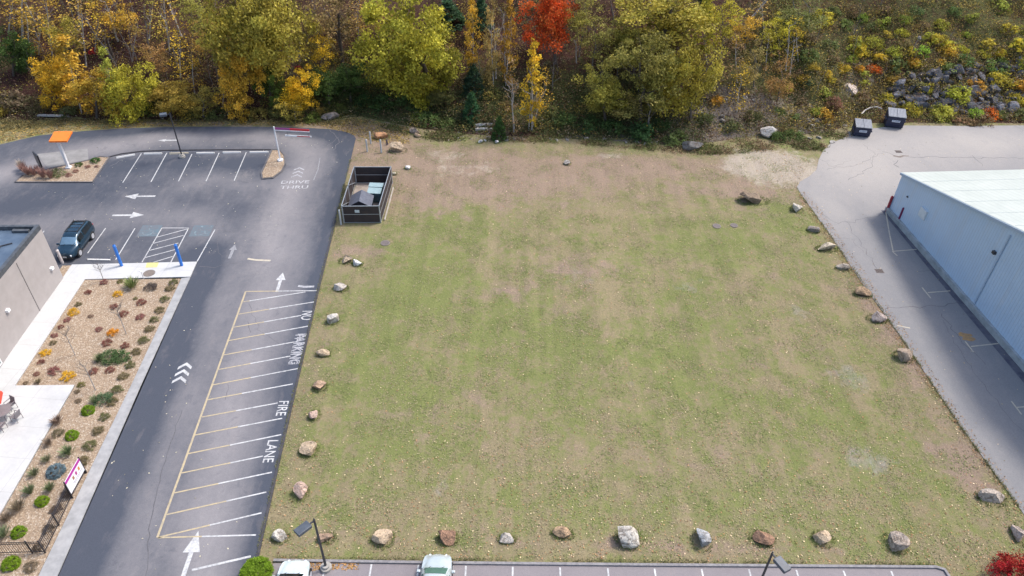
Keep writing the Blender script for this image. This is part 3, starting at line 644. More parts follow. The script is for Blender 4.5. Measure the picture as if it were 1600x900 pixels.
# black skip with pitched lids inside
DK = M('skip_black', (.022,.024,.034), (.04,.042,.055), 3, .5); DLID = M('lid_slate', (.075,.08,.105), (.12,.13,.16), 4, .38)
def pitched_bin(px, rz):
    x, y = at(*px); r = empty('pitched_dumpster', (x, y, .03), rz, 'black dumpster with pitched slate lids inside the trash enclosure', 'dumpster')
    W_, D_, h1, h2 = 2.0, 1.9, 1.05, 1.65
    V = [(-W_/2,-D_/2,.1),(W_/2,-D_/2,.1),(W_/2,-D_/2,h1),(0,-D_/2,h2),(-W_/2,-D_/2,h1)]; V += [(a, D_/2, c) for a, b, c in V]
    MB().add(V, [(4,3,2,1,0),(5,6,7,8,9),(0,1,6,5),(1,2,7,6),(4,0,5,9),(2,3,8,7),(3,4,9,8)]).build('body', DK, r)
    for s in (-1, 1):
        l = MB(); p0 = Vector((0, 0, h2+.05)); p1 = Vector((s*(W_/2+.12), 0, h1-.02)); mid = (p0+p1)/2
        l.box(mid, ((p1-p0).length, D_+.2, .05), ry=s*math.atan2(p0.z-p1.z, abs(p1.x-p0.x))).build('lid', DLID, r)
    MB().box((.28, -D_/2-.06, .8), (.7, .12, .5)).build('front_box', M('box_blue', (.12,.2,.33), (.09,.15,.26), 4), r)
    for sx_ in (-.9, .9): MB().box((sx_, -.0, .05), (.2, 1.7, .1)).build('skid', DK, r)
    MB().box((-.35, -D_/2-.08, .95), (.3, .15, .12)).build('bracket', M('bracket_pale', (.35,.42,.35), (.3,.35,.3), 4), r)
pitched_bin((566,329), R(2))
GD = M('dumpster_teal', (.10,.17,.18), (.07,.12,.13), 3, .55); GL = M('lid_mint', (.30,.40,.41), (.24,.34,.35), 4, .4)
x, y = at(588, 311); r = empty('green_dumpster', (x, y, .03), R(-3), 'grey-green dumpster with two pale mint lids at the back of the enclosure', 'dumpster')
V = [(-.62,-.75,.08),(.62,-.75,.08),(.62,.75,.08),(-.62,.75,.08),(-.68,-.8,1.05),(.68,-.8,1.05),(.68,.8,1.25),(-.68,.8,1.25)]
MB().add(V, [(3,2,1,0),(4,5,6,7),(0,1,5,4),(1,2,6,5),(2,3,7,6),(3,0,4,7)]).build('body', GD, r, bevel=.02)
MB().bar((0,-.82,1.105), (0,.12,1.22), 1.36, .05).build('lid', GL, r); MB().bar((-.0,.16,1.27), (0,.84,1.34), 1.42, .05).build('lid', GL, r)
MB().box((-.72,0,.8), (.12,.9,.15)).build('side_pocket', GD, r); MB().box((.72,0,.8), (.12,.9,.15)).build('side_pocket', GD, r)
# bollards by the enclosure and pipes at the back corner
GBL = M('bollard_grey', (.47,.49,.50), (.38,.40,.41), 5, .55)
def post(name, base, h, rad, mat, label, cat, group=None, cap=None, z=0.0):
    x, y = at(*base); r = empty(name, (x, y, z), 0, label, cat, group)
    MB().tube([(0,0,0),(0,0,h)], rad, 12).build('post', mat, r)
    MB().tube([(0,0,h),(0,0,h+rad*.5),(0,0,h+rad*.9)], [rad*1.02, rad*.85, rad*.3], 12).build('cap', cap or mat, r, True)
    return r
post('pipe_bollard', (533,351), 1.65, .08, GBL, 'grey pipe bollard at the near gate post of the trash enclosure', 'bollard', 'grey bollards by the enclosure')
post('pipe_bollard', (574,237), 1.45, .085, GBL, 'grey pipe bollard nearest the asphalt, left of the trio by the orange boulder', 'bollard', 'grey bollards by the enclosure')
post('pipe_bollard', (579.5,224.5), 1.45, .085, GBL, 'rear grey pipe bollard of the trio, just left of the orange boulder', 'bollard', 'grey bollards by the enclosure')
post('pipe_bollard', (596,238.5), 1.55, .095, GBL, 'grey pipe bollard standing right of the trio, left of the tan boulder', 'bollard', 'grey bollards by the enclosure')
post('dark_stub_post', (605,226), .55, .09, M('post_navy', (.04,.03,.07), (.06,.05,.09), 4), 'short dark purple stub post between orange and tan boulders', 'post')
RD = M('bollard_red', (.34,.02,.035), (.25,.02,.035), 4, .5)
post('red_bollard', (1385,331), 1.75, .13, RD, 'bright red bollard standing out in the lane off the warehouse corner', 'bollard', 'red bollards at the warehouse corner')
post('red_bollard', (1393,327.5), 1.6, .06, RD, 'thin dark red pipe right against the warehouse corner', 'bollard', 'red bollards at the warehouse corner')
post('red_bollard', (1402,349), 1.75, .10, M('bollard_maroon', (.20,.01,.07), (.15,.01,.06), 4, .5), 'maroon bollard by the warehouse wall, nearest the camera', 'bollard', 'red bollards at the warehouse corner')
post('pale_bollard', (98,411.5), 1.4, .13, M('bollard_pink', (.60,.54,.52), (.52,.46,.44), 4, .6), 'pale pinkish bollard in front of the parked dark car', 'bollard')
BLU = M('sleeve_blue', (.03,.19,.62), (.025,.16,.55), 4, .45)
post('blue_sign_bollard', (190.8,417), 2.15, .13, BLU, 'tall blue bollard post left on the sidewalk, left of the tactile pad', 'bollard', 'blue bollards of the reserved stalls', z=.13)
post('blue_sign_bollard', (284.8,416.5), 2.2, .13, BLU, 'tall blue bollard post on the sidewalk right of the tactile pad', 'bollard', 'blue bollards of the reserved stalls', z=.13)
x, y = at(225, 436); r = empty('bent_standpipe', (x, y, .08), 0, 'small white bent standpipe at the bed edge by the round cover', 'pipe')
MB().tube([(0,0,0),(0,0,.7),(-.1,0,.78),(-.18,.02,.78)], .045, 8).build('pipe', MATS['pvc_white'], r)
def cover(px, rad, label, parent_z=.0, mat=None, name='manhole_cover', grid=False, group=None):
    x, y = at(*px, parent_z); mt = mat or M('iron_cover', (.16,.13,.12), (.10,.085,.08), 6, .7)
    r = empty(name, (x, y, parent_z), 0, label, 'manhole cover' if not grid else 'drain grate', group)
    if grid:
        MB().box((0,0,.004), (rad*2, rad*1.6, .02)).build('frame', mt, r)
        mb = MB()
        for k in range(5): mb.box((-rad*.7+k*rad*.35, 0, .02), (rad*.14, rad*1.3, .02))
        mb.build('grate_bars', M('iron_dark', (.05,.035,.03), (.08,.05,.04), 5), r)
    else:
        MB().tube([(0,0,-.05),(0,0,.018)], rad, 20).build('lid', mt, r); MB().tube([(0,0,-.05),(0,0,.010)], rad*1.22, 20).build('ring', M('iron_ring', (.22,.19,.17), (.15,.13,.12), 6), r)
cover((233,427), .42, 'round brown cover set in the white sidewalk below the blue bollards', .13, M('cover_brown', (.20,.165,.14), (.16,.13,.11), 4))
cover((602,379.5), .36, 'round manhole cover in the bare dirt below the trash enclosure', .03)
cover((1120,353), .33, 'round manhole cover in the lawn, the left one of the pair', .03, group='pair of manhole covers in the lawn')
cover((1147,352), .30, 'round manhole cover in the lawn, the right one of the pair', .03, group='pair of manhole covers in the lawn')
cover((1404,237), .36, 'rusty square drain grate behind the warehouse corner', .02, name='drain_grate', grid=True)
cover((1374,423.5), .36, 'rusty square drain grate in the middle of the right lane', .02, name='drain_grate', grid=True)
# wheel stops
for k, (a, b) in enumerate([((183,246.5),(212,241.5)),((226,240.3),(254,239.8)),((266,240),(295,239.2)),((308,239.3),(336,239)),((349,238.4),(377,238)),((391,238),(420,237.5))]):
    pa = np.array(at(*a)); pb = np.array(at(*b)); c = (pa+pb)/2; d = pb-pa; L = np.hypot(*d)
    o = MB().add([(-L/2,-.11,0),(L/2,-.11,0),(L/2,.11,0),(-L/2,.11,0),(-L/2,-.06,.13),(L/2,-.06,.13),(L/2,.06,.13),(-L/2,.06,.13)], [(3,2,1,0),(4,5,6,7),(0,1,5,4),(1,2,6,5),(2,3,7,6),(3,0,4,7)]).build('wheel_stop', CONC, None, loc=(c[0], c[1]-.12, .02)); o.rotation_euler.z = math.atan2(d[1], d[0])
    tag(o, ['skewed white concrete wheel stop at the left end of the back stall row', 'white wheel stop in the stall left of the lamp post', 'yellowish wheel stop in the stall the lamp post stands in', 'white wheel stop just right of the lamp post stall', 'white wheel stop second from the right in the back stall row', 'white wheel stop at the right end of the back stall row by the kerbed island'][k], 'wheel stop', 'wheel stops of the back stall row')
    if k == 2: o.data.materials.clear(); o.data.materials.append(M('stop_yellowish', (.50,.44,.33), (.42,.37,.28), 3))
c = at(155, 407); o = MB().box((0,0,.06), (2.0,.16,.11)).build('wheel_stop', CONC, None, loc=(c[0], c[1], .02), bevel=.02); tag(o, 'white wheel stop in the empty stall beside the parked dark car', 'wheel stop')
# ================================================================== lamps
POLE = M('pole_black', (.028,.028,.034), (.045,.045,.05), 5, .5); HEAD = M('lamp_grey', (.085,.10,.12), (.06,.07,.085), 4, .4)
def lamp(x, y, h, ang, label, head=(.75,.42,.22), tiers=True):
    r = empty('parking_lamp', (x, y, .02), 0, label, 'street lamp', 'parking lot lamps')
    MB().tube([(0,0,.3),(0,0,h)], [.075,.06], 10).build('pole', POLE, r)
    b = MB().cyl((0,0,0), .33, .2, 20); 
    if tiers: b.cyl((0,0,.2), .22, .16, 20)
    b.build('base', M('lamp_base', (.38,.36,.33), (.28,.26,.23), 3, .9), r)
    c, s = math.cos(ang), math.sin(ang)
    MB().bar((0,0,h-.1), (c*.35,s*.35,h-.08), .07, .07).build('arm', POLE, r)
    hd = MB().box((c*(.3+head[0]/2), s*(.3+head[0]/2), h-.06), head, rz=ang).build('lamp_head', HEAD, r, bevel=.03)
    MB().box((c*(.3+head[0]/2), s*(.3+head[0]/2), h-.06-head[2]/2-.006), (head[0]*.8, head[1]*.75, .02), rz=ang).build('lens', M('lens', (.5,.5,.48), (.45,.45,.42), 3, .2), hd)
    MB().cyl((0,0,h), .03, .12, 8).build('photocell', POLE, r)
x, y = at(285, 246); lamp(x, y, 5.15, R(200), 'black lamp post with pale square head behind the back stall row', (.7,.55,.25))
x, y = at(510, 888.5); lamp(x, y, 4.85, R(228), 'black lamp post between the two silver-white cars', (.85,.5,.22))
x, y = at(1207, 864, 4.85); lamp(x, y, 4.85, R(-62), 'black lamp post at the bottom edge, standing right of centre with no car beside it', (.85,.48,.22))
# ================================================================== drive-through furniture
WHT = M('powder_white', (.78,.78,.78), (.70,.70,.71), 3, .45); ORG = M('canopy_orange', (.85,.20,.015), (.78,.17,.012), 2, .5)
x, y = at(108, 263.5); r = empty('order_canopy', (x, y, .1), AZ*-1*0, 'square bright orange canopy on one thick white post over the drive-through', 'canopy')
MB().box((0,0,1.6), (.26,.26,3.2)).build('post', WHT, r, bevel=.02); MB().box((0,0,.08), (.5,.5,.16)).build('foot', WHT, r)
cp = [(at(76.5,221.5,3.5)), (at(104.5,221,3.5)), (at(113,205.5,3.5)), (at(85,206.5,3.5))]
mb = MB().prism([(p[0]-x, p[1]-y) for p in cp], 3.3, 3.46); mb.build('canopy', ORG, r)
cc = np.mean(cp, axis=0); MB().bar((0,0,3.05), (cc[0]-x, cc[1]-y, 3.28), .2, .14).build('arm', WHT, r)
x, y = at(66, 266); r = empty('menu_board', (x, y, .1), 0, 'black menu board panel tilted on legs behind the pinkish grasses', 'menu board')
bdir = np.array([.72, -.69]); 
MB().bar((-bdir[0]*.75, -bdir[1]*.75, 1.15), (bdir[0]*.6, bdir[1]*.6, 1.15), .14, 1.35).build('board', M('board_black', (.016,.017,.02), (.03,.03,.035), 4, .35), r, bevel=.02)
for k in (-.5, .4): MB().box((bdir[0]*k, bdir[1]*k, .24), (.1,.1,.5)).build('leg', POLE, r)
x, y = at(438.5, 252); r = empty('clearance_bar', (x, y, .1), 0, 'white clearance post with red and purple swing bars over the drive-through lane', 'clearance bar')
MB().cyl((0,0,0), .3, .14, 16).build('foot', WHT, r); MB().tube([(0,0,.1),(0,0,4.0)], .075, 10).build('post', WHT, r)
a = np.array([0, 0]); tx, ty = at(483.5, 205.5, 3.75); end = (tx-x, ty-y)
RB2 = M('bar_red', (.60,.03,.045), (.52,.03,.04), 4, .45); PU = M('bar_purple', (.30,.06,.22), (.26,.05,.19), 4, .45)
def lerp(k, z): return (end[0]*k, end[1]*k, z)
MB().bar(lerp(.02,3.6), lerp(1.0,3.6), .07, .06).build('arm', WHT, r)
MB().bar(lerp(.03,3.78), lerp(.45,3.78), .05, .22).build('purple_band', PU, r); MB().bar(lerp(.451,3.78), lerp(1.0,3.78), .05, .22).build('red_band', RB2, r)
hb = MB().bar(lerp(.28,3.05), lerp(1.03,3.05), .06, .14).build('hanging_bar', WHT, r); MB().bar(lerp(.62,3.05), lerp(1.0,3.05), .075, .10).build('red_band', RB2, hb)
for k in (.35, .95): MB().bar(lerp(k,3.1), lerp(k,3.6), .02, .02).build('chain', POLE, hb)
# ================================================================== green waste dumpsters, right
NV = M('dumpster_navy', (.014,.020,.050), (.022,.028,.06), 3, .5); SLT = M('lid_grey_ribbed', (.19,.21,.25), (.15,.165,.20), 3, .45)
def dumpster(px, rz, W_, D_, h, label, sign=True):
    x, y = at(*px); r = empty('navy_dumpster', (x, y, .02), rz, label, 'dumpster', 'navy dumpsters at the lane end')
    V = [(-W_/2,-D_/2+.12,.1),(W_/2,-D_/2+.12,.1),(W_/2,D_/2,.1),(-W_/2,D_/2,.1),(-W_/2,-D_/2,h),(W_/2,-D_/2,h),(W_/2,D_/2,h+.35),(-W_/2,D_/2,h+.35)]
    MB().add(V, [(3,2,1,0),(4,5,6,7),(0,1,5,4),(1,2,6,5),(2,3,7,6),(3,0,4,7)]).build('body', NV, r, bevel=.02)
    for s in (-1, 1):
        mb = MB(); cx = s*W_*.252; wl = W_*.485
        mb.bar((cx,-D_/2-.06,h+.04), (cx,D_/2+.02,h+.42), wl, .05)
        for k in range(6):
            xx = cx-wl/2+wl*(k+.5)/6; mb.bar((xx,-D_/2-.05,h+.075), (xx,D_/2,h+.455), wl*.06, .05)
        mb.build('lid', SLT, r)
    for s in (-1, 1): MB().box((s*(W_/2+.07),-.1,h*.62), (.14,D_*.6,.16)).build('fork_pocket', NV, r)
    mb = MB()
    for z in (.35, h-.12): mb.box((0,-D_/2-.02+.12*(1-z/h),z), (W_*.96,.06,.08))
    mb.build('stiffener', NV, r)
    ln = MB().box((0,-D_/2-.03,h*.62+.05), (W_*.45,.02,.24)).build('name_plate', M('plate_white', (.72,.76,.80), (.65,.68,.72), 4), r)
    mb = MB()
    for k in range(7): mb.box((-W_*.17+k*W_*.057,-D_/2-.045,h*.67), (W_*.035,.01,.1 if k % 3 else .13))
    mb.build('lettering', M('letter_navy', (.03,.05,.14), (.03,.05,.12), 4), ln)
    for sx_ in (-1, 1):
        for sy_ in (-1, 1): MB().cyl((sx_*W_*.4, sy_*D_*.35, 0), .08, .1, 8).build('caster', POLE, r)
dumpster((1343.5,210.5), R(-10), 1.85, 1.5, 1.2, 'navy dumpster with ribbed grey lids, the nearer left of the two at the lane end')
dumpster((1394.5,196.5), R(-14), 2.0, 1.6, 1.45, 'taller navy dumpster at the lane end, right of its twin beside the rock pile')
# culvert-like white hose loop behind
P_ = [at_hill(a, b) for a, b in ((1344,184),(1350,178),(1358,174),(1368,173),(1376,176))]
o = MB().tube([(p[0], p[1], p[2]+.5) for p in P_], .09, 8).build('pale_hose', M('hose_pale', (.42,.40,.37), (.32,.30,.28), 4), None, True); tag(o, 'pale curved hose arching through the weeds between the navy dumpsters', 'hose')
# ================================================================== fence and banner by the bed
FB = M('iron_black', (.018,.016,.020), (.03,.027,.03), 5, .45)
fp = [at(*p) for p in ((133.5,741),(113,778.5),(93,822),(72,865),(52,865.5),(0,867),(-60,869))]
r = empty('iron_fence', (fp[3][0], fp[3][1], .08), 0, 'black iron picket fence turning a corner in the gravel bed', 'fence'); FH2 = 1.15
L = [Vector((p[0]-fp[3][0], p[1]-fp[3][1], 0)) for p in fp]
for i, p in enumerate(L): MB().box((p.x, p.y, FH2/2+.03), (.07,.07,FH2+.1)).build('post', FB, r)
for a, b in zip(L[:-1], L[1:]):
    d = (b-a); n = int(d.length/.13); mb = MB()
    for z in (.15, FH2-.18, FH2-.02): mb.bar(a+Vector((0,0,z)), b+Vector((0,0,z)), .03, .035)
    for k in range(1, n): q = a+d*k/n; mb.box((q.x, q.y, FH2/2), (.018,.018,FH2-.1))
    mb.build('picket_panel', FB, r)
a, b = np.array(at(133.5,741)), np.array(at(113,778.5)); d = (b-a)/np.linalg.norm(b-a); nrm = np.array([-d[1], d[0]]); nrm = nrm if nrm[0] > 0 else -nrm
c = (a+b)/2+nrm*.08; r = empty('banner_sign', (c[0], c[1], .08), math.atan2(d[1], d[0]), 'white banner with a purple top stripe fixed to the iron fence end', 'sign')
LB = np.linalg.norm(b-a)+.05; sgn = -1 if (np.array([math.sin(math.atan2(d[1], d[0])), -math.cos(math.atan2(d[1], d[0]))]) @ nrm) > 0 else 1
MB().box((0,0,.95), (LB,.04,1.15)).build('panel', M('banner_white', (.80,.78,.80), (.74,.72,.75), 3, .5), r)
MB().box((0,sgn*.025,1.42), (LB-.02,.012,.22)).build('purple_stripe', M('stripe_purple', (.42,.03,.30), (.38,.03,.27), 3), r)
for k, col in enumerate(('bun_orange', 'bun_purple', 'bun_brown')):
    M(col, [(.62,.25,.05), (.45,.05,.25), (.40,.2,.1)][k]); MB().box((-.55+.36*k,sgn*.025,1.0), (.16,.012,.26)).build('printed_mark', MATS[col], r)
MB().box((-.2,sgn*.025,.72), (LB*.6,.012,.035)).build('printed_line', M('print_grey', (.35,.33,.36)), r); MB().box((-.1,sgn*.025,.6), (LB*.4,.012,.035)).build('printed_line', MATS['print_grey'], r)
for s in (-1, 1): MB().box((s*(LB/2+.02),0,.8), (.06,.07,1.6)).build('side_post', FB, r)
# ================================================================== patio furniture
WV = M('wicker_grey', (.24,.215,.225), (.16,.145,.15), 25, .7, bump=.5)
x, y = at(9, 655); r = empty('patio_table', (x, y, .125), 0, 'round grey woven patio table on the white concrete terrace', 'table')
MB().cyl((0,0,.70), .62, .035, 28).build('tabletop', WV, r)
for k in range(4): t = R(45+90*k); MB().tube([(.15*math.cos(t),.15*math.sin(t),.7),(.42*math.cos(t),.42*math.sin(t),0)], .025, 8).build('leg', WV, r)
def patio_chair(px, face, label):
    x, y = at(*px); r = empty('patio_chair', (x, y, .125), face, label, 'chair', 'patio chairs around the round table')
    MB().box((0,0,.43), (.52,.52,.05)).build('seat', WV, r, bevel=.01); MB().box((0,.27,.70), (.50,.04,.52), rx=R(-14)).build('backrest', WV, r, bevel=.01)
    for sx_ in (-1, 1):
        MB().bar((sx_*.27,-.22,.64), (sx_*.27,.25,.66), .05, .03).build('armrest', WV, r)
        for sy_ in (-1, 1): MB().bar((sx_*.25,sy_*.23,0), (sx_*.25,sy_*.23,.64 if sy_ < 0 else .5), .03, .03).build('leg', WV, r)
patio_chair((21,640), R(-25), 'grey woven patio chair at the far side of the round table')
patio_chair((29,658), R(-100), 'grey woven patio chair on the lane side of the round table')
patio_chair((5,673), R(175), 'grey woven patio chair nearest the camera at the round table')
cx, cy = at(-31, 627, 2.2); r = empty('patio_umbrella', (cx, cy, .125), 0, 'red patio umbrella whose edge shows at the left border', 'umbrella')
mb = MB(); n = 8; RU = 1.35
V = [(0,0,2.5)]+[(RU*math.cos(2*PI*k/n), RU*math.sin(2*PI*k/n), 2.05) for k in range(n)]+[(RU*math.cos(2*PI*k/n), RU*math.sin(2*PI*k/n), 1.92) for k in range(n)]+[(0,0,2.46)]
Fs = [(0,1+k,1+(k+1) % n) for k in range(n)]+[(1+k,1+n+k,1+n+(k+1) % n,1+(k+1) % n) for k in range(n)]+[(2*n+1,1+(k+1) % n+n,1+k+n) for k in range(n)]
mb.add(V, Fs).build('canopy', M('umbrella_red', (.70,.05,.02), (.62,.045,.02), 4), r); MB().tube([(0,0,0),(0,0,2.5)], .03, 8).build('pole', WHT, r); MB().cyl((0,0,0), .3, .08, 16).build('base', POLE, r)
# ================================================================== cars
GLS = glass('car_glass', (.006,.010,.012), .08); TYRE = M('tyre', (.02,.02,.021), (.03,.03,.03), 6, .85); RIM = M('rim', (.62,.62,.64), (.42,.42,.44), 9, .35, .3)
CHR = M('trim_black', (.02,.02,.022), (.03,.03,.032), 6, .6); HL = M('headlight', (.75,.78,.80), (.6,.63,.65), 8, .15); TL = M('taillight', (.45,.015,.02), (.35,.01,.015), 8, .25)
def car(x, y, ang, label, paint_, st, hw, wheels, glassm, group=None, rack=False, name='parked_car', screenm=None):
    """st: stations rear to front (x, half width, underside, belt height, roof half width, roof height)"""
    r = empty(name, (x, y, .02), ang, label, 'car', group)
    import bisect
    def sec(s):
        x_, w_, zb, zbelt, wr, zt = s; mid = (zb+zbelt)/2
        half = [(0, zb), (w_*.8, zb), (w_*.96, zb+.10), (w_, mid), (w_*.985, zbelt-.08), (w_*.955, zbelt), (wr, zt-.07), (wr*.86, zt-.015), (wr*.5, zt+.01), (0, zt+.02)]
        return [Vector((x_, a, b)) for a, b in half]
    G = [sec(s) for s in st]; NJ = len(G[0]); V = []; Fs = []
    ring = NJ*2-2
    for g in G: V += [tuple(p) for p in g] + [(p.x, -p.y, p.z) for p in reversed(g[1:-1])]
    for i in range(len(G)-1):
        for k in range(ring): Fs.append((i*ring+k, i*ring+(k+1) % ring, (i+1)*ring+(k+1) % ring, (i+1)*ring+k))
    Fs.append(tuple(range(ring))[::-1]); Fs.append(tuple((len(G)-1)*ring+k for k in range(ring)))
    mb = MB().add(V, Fs); b = mb.build('body', paint_, r, True)
    b.modifiers.new('e', 'EDGE_SPLIT').split_angle = R(42)
    import bmesh
    bm = bmesh.new(); bm.from_mesh(b.data); bmesh.ops.recalc_face_normals(bm, faces=bm.faces[:]); bm.to_mesh(b.data); bm.free()
    def side(i, f, j, k):
        a = G[i][j].lerp(G[i+1][j], f); c = G[i][k].lerp(G[i+1][k], f); return a, c
    def along(u):  # u float station index
        i = min(int(u), len(G)-2); return i, u-i
    def glassquad(nm, u0, u1, j0, k0, s, shr0=.12, shr1=.12, off=.012):
        out = []
        for u in np.linspace(u0, u1, 5):
            i, f = along(u); a, c = side(i, f, j0, k0); p, q = a.lerp(c, shr0), a.lerp(c, 1-shr1)
            out.append((p, q))
        V = []
        for p, q in out:
            nrm_ = Vector((0, 1, .35)).normalized()*off
            for e_ in (p, q): V.append(((e_+nrm_).x, (e_+nrm_).y*s, (e_+nrm_).z))
        MB().add(V, [(2*i, 2*i+1, 2*i+3, 2*i+2) for i in range(4)]).build(nm, glassm, r, True)
    def screen(nm, u0, u1):
        V = []; n = 0
        i0, f0 = along(u0); i1, f1 = along(u1)
        rows = []
        for t in np.linspace(0, 1, 4):
            i, f = along(u0+(u1-u0)*t)
            row = [G[i][j].lerp(G[i+1][j], f) for j in (6, 7, 8, 9)]
            row[0] = row[0].lerp(row[1], .35)
            row = row+[Vector((p.x, -p.y, p.z)) for p in reversed(row[:-1])]
            rows.append(row)
        dx = rows[-1][3].x-rows[0][3].x; dz = rows[-1][3].z-rows[0][3].z
        nn = Vector((-dz, 0, dx)).normalized(); nn = nn if nn.z > 0 else -nn
        for row in rows: V += [tuple(p+nn*.014) for p in row]
        m_ = len(rows[0]); MB().add(V, [(a*m_+b_, a*m_+b_+1, (a+1)*m_+b_+1, (a+1)*m_+b_) for a in range(3) for b_ in range(m_-1)]).build(nm, screenm or glassm, r, True)
    for s in (-1, 1):
        for u0, u1 in hw['side']: glassquad('side_window', u0, u1, 5, 6, s)
        for wx in wheels:
            ax = s*(st[3][1]-.10); t = MB().tube([(wx,ax-s*.11,.33),(wx,ax+s*.115,.33)], .33, 20).build('wheel', TYRE, r)
            MB().tube([(wx,ax+s*.09,.33),(wx,ax+s*.13,.33)], .24, 14).build('rim', RIM, t)
            MB().tube([(wx,ax-s*.1,.36),(wx,ax+s*.105,.36)], .40, 20).build('wheel_arch', CHR, r)
        fx_ = st[-1][0]; rx_ = st[0][0]; w_ = st[-1][1]
        MB().box((fx_-.16, s*w_*.92, st[-1][3]-.05), (.42,.20,.16), rz=-s*R(38)).build('headlight', HL, r, bevel=.03)
        MB().box((rx_+.06, s*st[0][1]*.86, st[0][3]-.05), (.16,.2,.42)).build('taillight', TL, r, bevel=.02)
        mx_ = hw['mirror']; MB().box((mx_, s*(st[5][1]+.10), st[5][3]+.05), (.16,.20,.14)).build('wing_mirror', paint_, r, bevel=.03)
        if rack:
            i0 = hw['roof']; MB().bar((st[i0[0]][0], s*st[i0[0]][4]*.82, st[i0[0]][5]+.07), (st[i0[1]][0], s*st[i0[1]][4]*.82, st[i0[1]][5]+.07), .05, .05).build('roof_rail', CHR, r)
    if rack:
        for k in range(4):
            i0 = hw['roof']; xx = st[i0[0]][0]+.15+(st[i0[1]][0]-st[i0[0]][0]-.3)*k/3; MB().bar((xx,-st[i0[0]][4]*.82,1.72), (xx,st[i0[0]][4]*.82,1.72), .05, .03).build('cross_bar', CHR, r)
    screen('windscreen', *hw['front']); screen('rear_window', *hw['rear'])
    fx_ = st[-1][0]; MB().box((fx_-.01,0,st[-1][3]-.08), (.05,.7,.10)).build('grille', CHR, r); MB().box((fx_+.02,0,.36), (.05,1.3,.14)).build('lower_intake', CHR, r)
    MB().box((fx_+.03,0,.50), (.02,.32,.12)).build('number_plate', M('plate_pale2', (.6,.62,.62)), r)
    for s in (-.45, .3): MB().bar((hw['wiper'][0], s, hw['wiper'][1]), (hw['wiper'][0]-.3, s+.38, hw['wiper'][1]+.17), .02, .02).build('wiper', CHR, r)
    return r
def carpaint(name, c, rough=.25, metal=.4):
    m = M(name, c, tuple(x*.9 for x in c), 2, rough, metal, coat=.6); return m
suv_st = [(-2.2,.80,.45,.95,.74,1.05),(-2.12,.86,.35,1.02,.70,1.50),(-1.85,.88,.30,1.03,.68,1.66),(-1.0,.89,.28,1.02,.67,1.70),(0.1,.89,.28,1.0,.66,1.69),(.55,.89,.28,.99,.64,1.60),(1.22,.885,.28,.97,.74,1.06),(1.75,.87,.30,.90,.66,.97),(2.12,.80,.34,.80,.58,.84),(2.24,.68,.42,.66,.48,.68)]
a, b = np.array(at(124,400)), np.array(at(143,374)); ang = math.atan2(a[1]-b[1], a[0]-b[0])
fc = (a+b)/2+np.array([math.cos(ang+PI/2), math.sin(ang+PI/2)])*(-.80)
car(fc[0]+.1, fc[1]+.05, ang, 'dark teal compact van with roof rack parked in the first stall', carpaint('paint_teal', (.014,.045,.075)), suv_st, dict(side=[(1.25,2.3),(2.4,3.6),(3.75,5.3)], front=(5.12,5.93), rear=(.15,.95), mirror=1.0, wiper=(1.3,1.05), roof=(2,4)), (-1.33,1.33), GLS, rack=True, screenm=glass('screen_reflect_blue', (.14,.24,.34), .1))  # windscreen: pale blue reflection put into the glass base colour
hb_st = [(-2.1,.75,.42,.85,.68,.95),(-2.0,.84,.32,.92,.64,1.15),(-1.5,.88,.28,.94,.60,1.40),(-.8,.89,.26,.93,.60,1.47),(0.0,.89,.26,.92,.60,1.47),(.35,.89,.26,.91,.60,1.43),(1.05,.885,.26,.89,.72,.98),(1.55,.86,.28,.81,.62,.88),(1.85,.80,.32,.74,.54,.80),(2.0,.72,.36,.66,.46,.70),(2.10,.58,.42,.56,.36,.59)]
hbw = dict(side=[(1.6,2.9),(3.05,5.3)], front=(5.1,5.92), rear=(.9,1.9), mirror=.8, wiper=(1.1,.97), roof=(2,4))
x, y = at(466, 877, .5); car(x, y-2.1, R(91), 'white car at the left, only its rounded bonnet in view beside the lamp post', carpaint('paint_white_pearl', (.62,.70,.70), .3, .1), hb_st, hbw, (-1.3,1.3), GLS, 'cars nosed to the front kerb')
x, y = at(685, 868, .5); car(x, y-2.1, R(90), 'pale silver-green car nosed to the kerb with its green-tinted windscreen in view', carpaint('paint_silver_green', (.52,.58,.57), .3, .3), hb_st, hbw, (-1.3,1.3), glass('glass_green', (.07,.16,.13), .08), 'cars nosed to the front kerb')
# ================================================================== boulders
def rock_mat():
    m, nt, b = newmat('boulder_stone'); b.inputs['Roughness'].default_value = .9; b.inputs['Specular IOR Level'].default_value = .2
    oi = nt.nodes.new('ShaderNodeObjectInfo'); v = coords(nt)
    va = nt.nodes.new('ShaderNodeVectorMath'); nt.links.new(v, va.inputs[0]); cmb = nt.nodes.new('ShaderNodeCombineXYZ')
    k = math_(nt, 'MULTIPLY', oi.outputs['Random'], 40); 
    for i in range(3): nt.links.new(k, cmb.inputs[i])
    nt.links.new(cmb.outputs[0], va.inputs[1]); v = va.outputs[0]
    n1 = noi(nt, 1.6, 5, .65, v, .5); n2 = noi(nt, 9, 4, .7, v); n3 = noi(nt, 2.4, 5, .7, v, 1.2)
    base = oi.outputs['Color']
    c = mixc(nt, ramp(nt, n1, .4, .62), base, mixc(nt, 1.0, base, (1.3,1.25,1.2), 'MULTIPLY'))
    c = mixc(nt, math_(nt, 'MULTIPLY', ramp(nt, n3, .47, .62), .7), c, (.12,.085,.06))
    c = mixc(nt, .55, c, mixc(nt, ramp(nt, n2, .3, .7), (.45,.45,.45), (1.3,1.3,1.3)), 'MULTIPLY')
    nt.links.new(c, b.inputs['Base Color']); bumpn(nt, b, math_(nt, 'ADD', n1, n2), 1.0, .15); return m
ROCK = rock_mat()
import bmesh
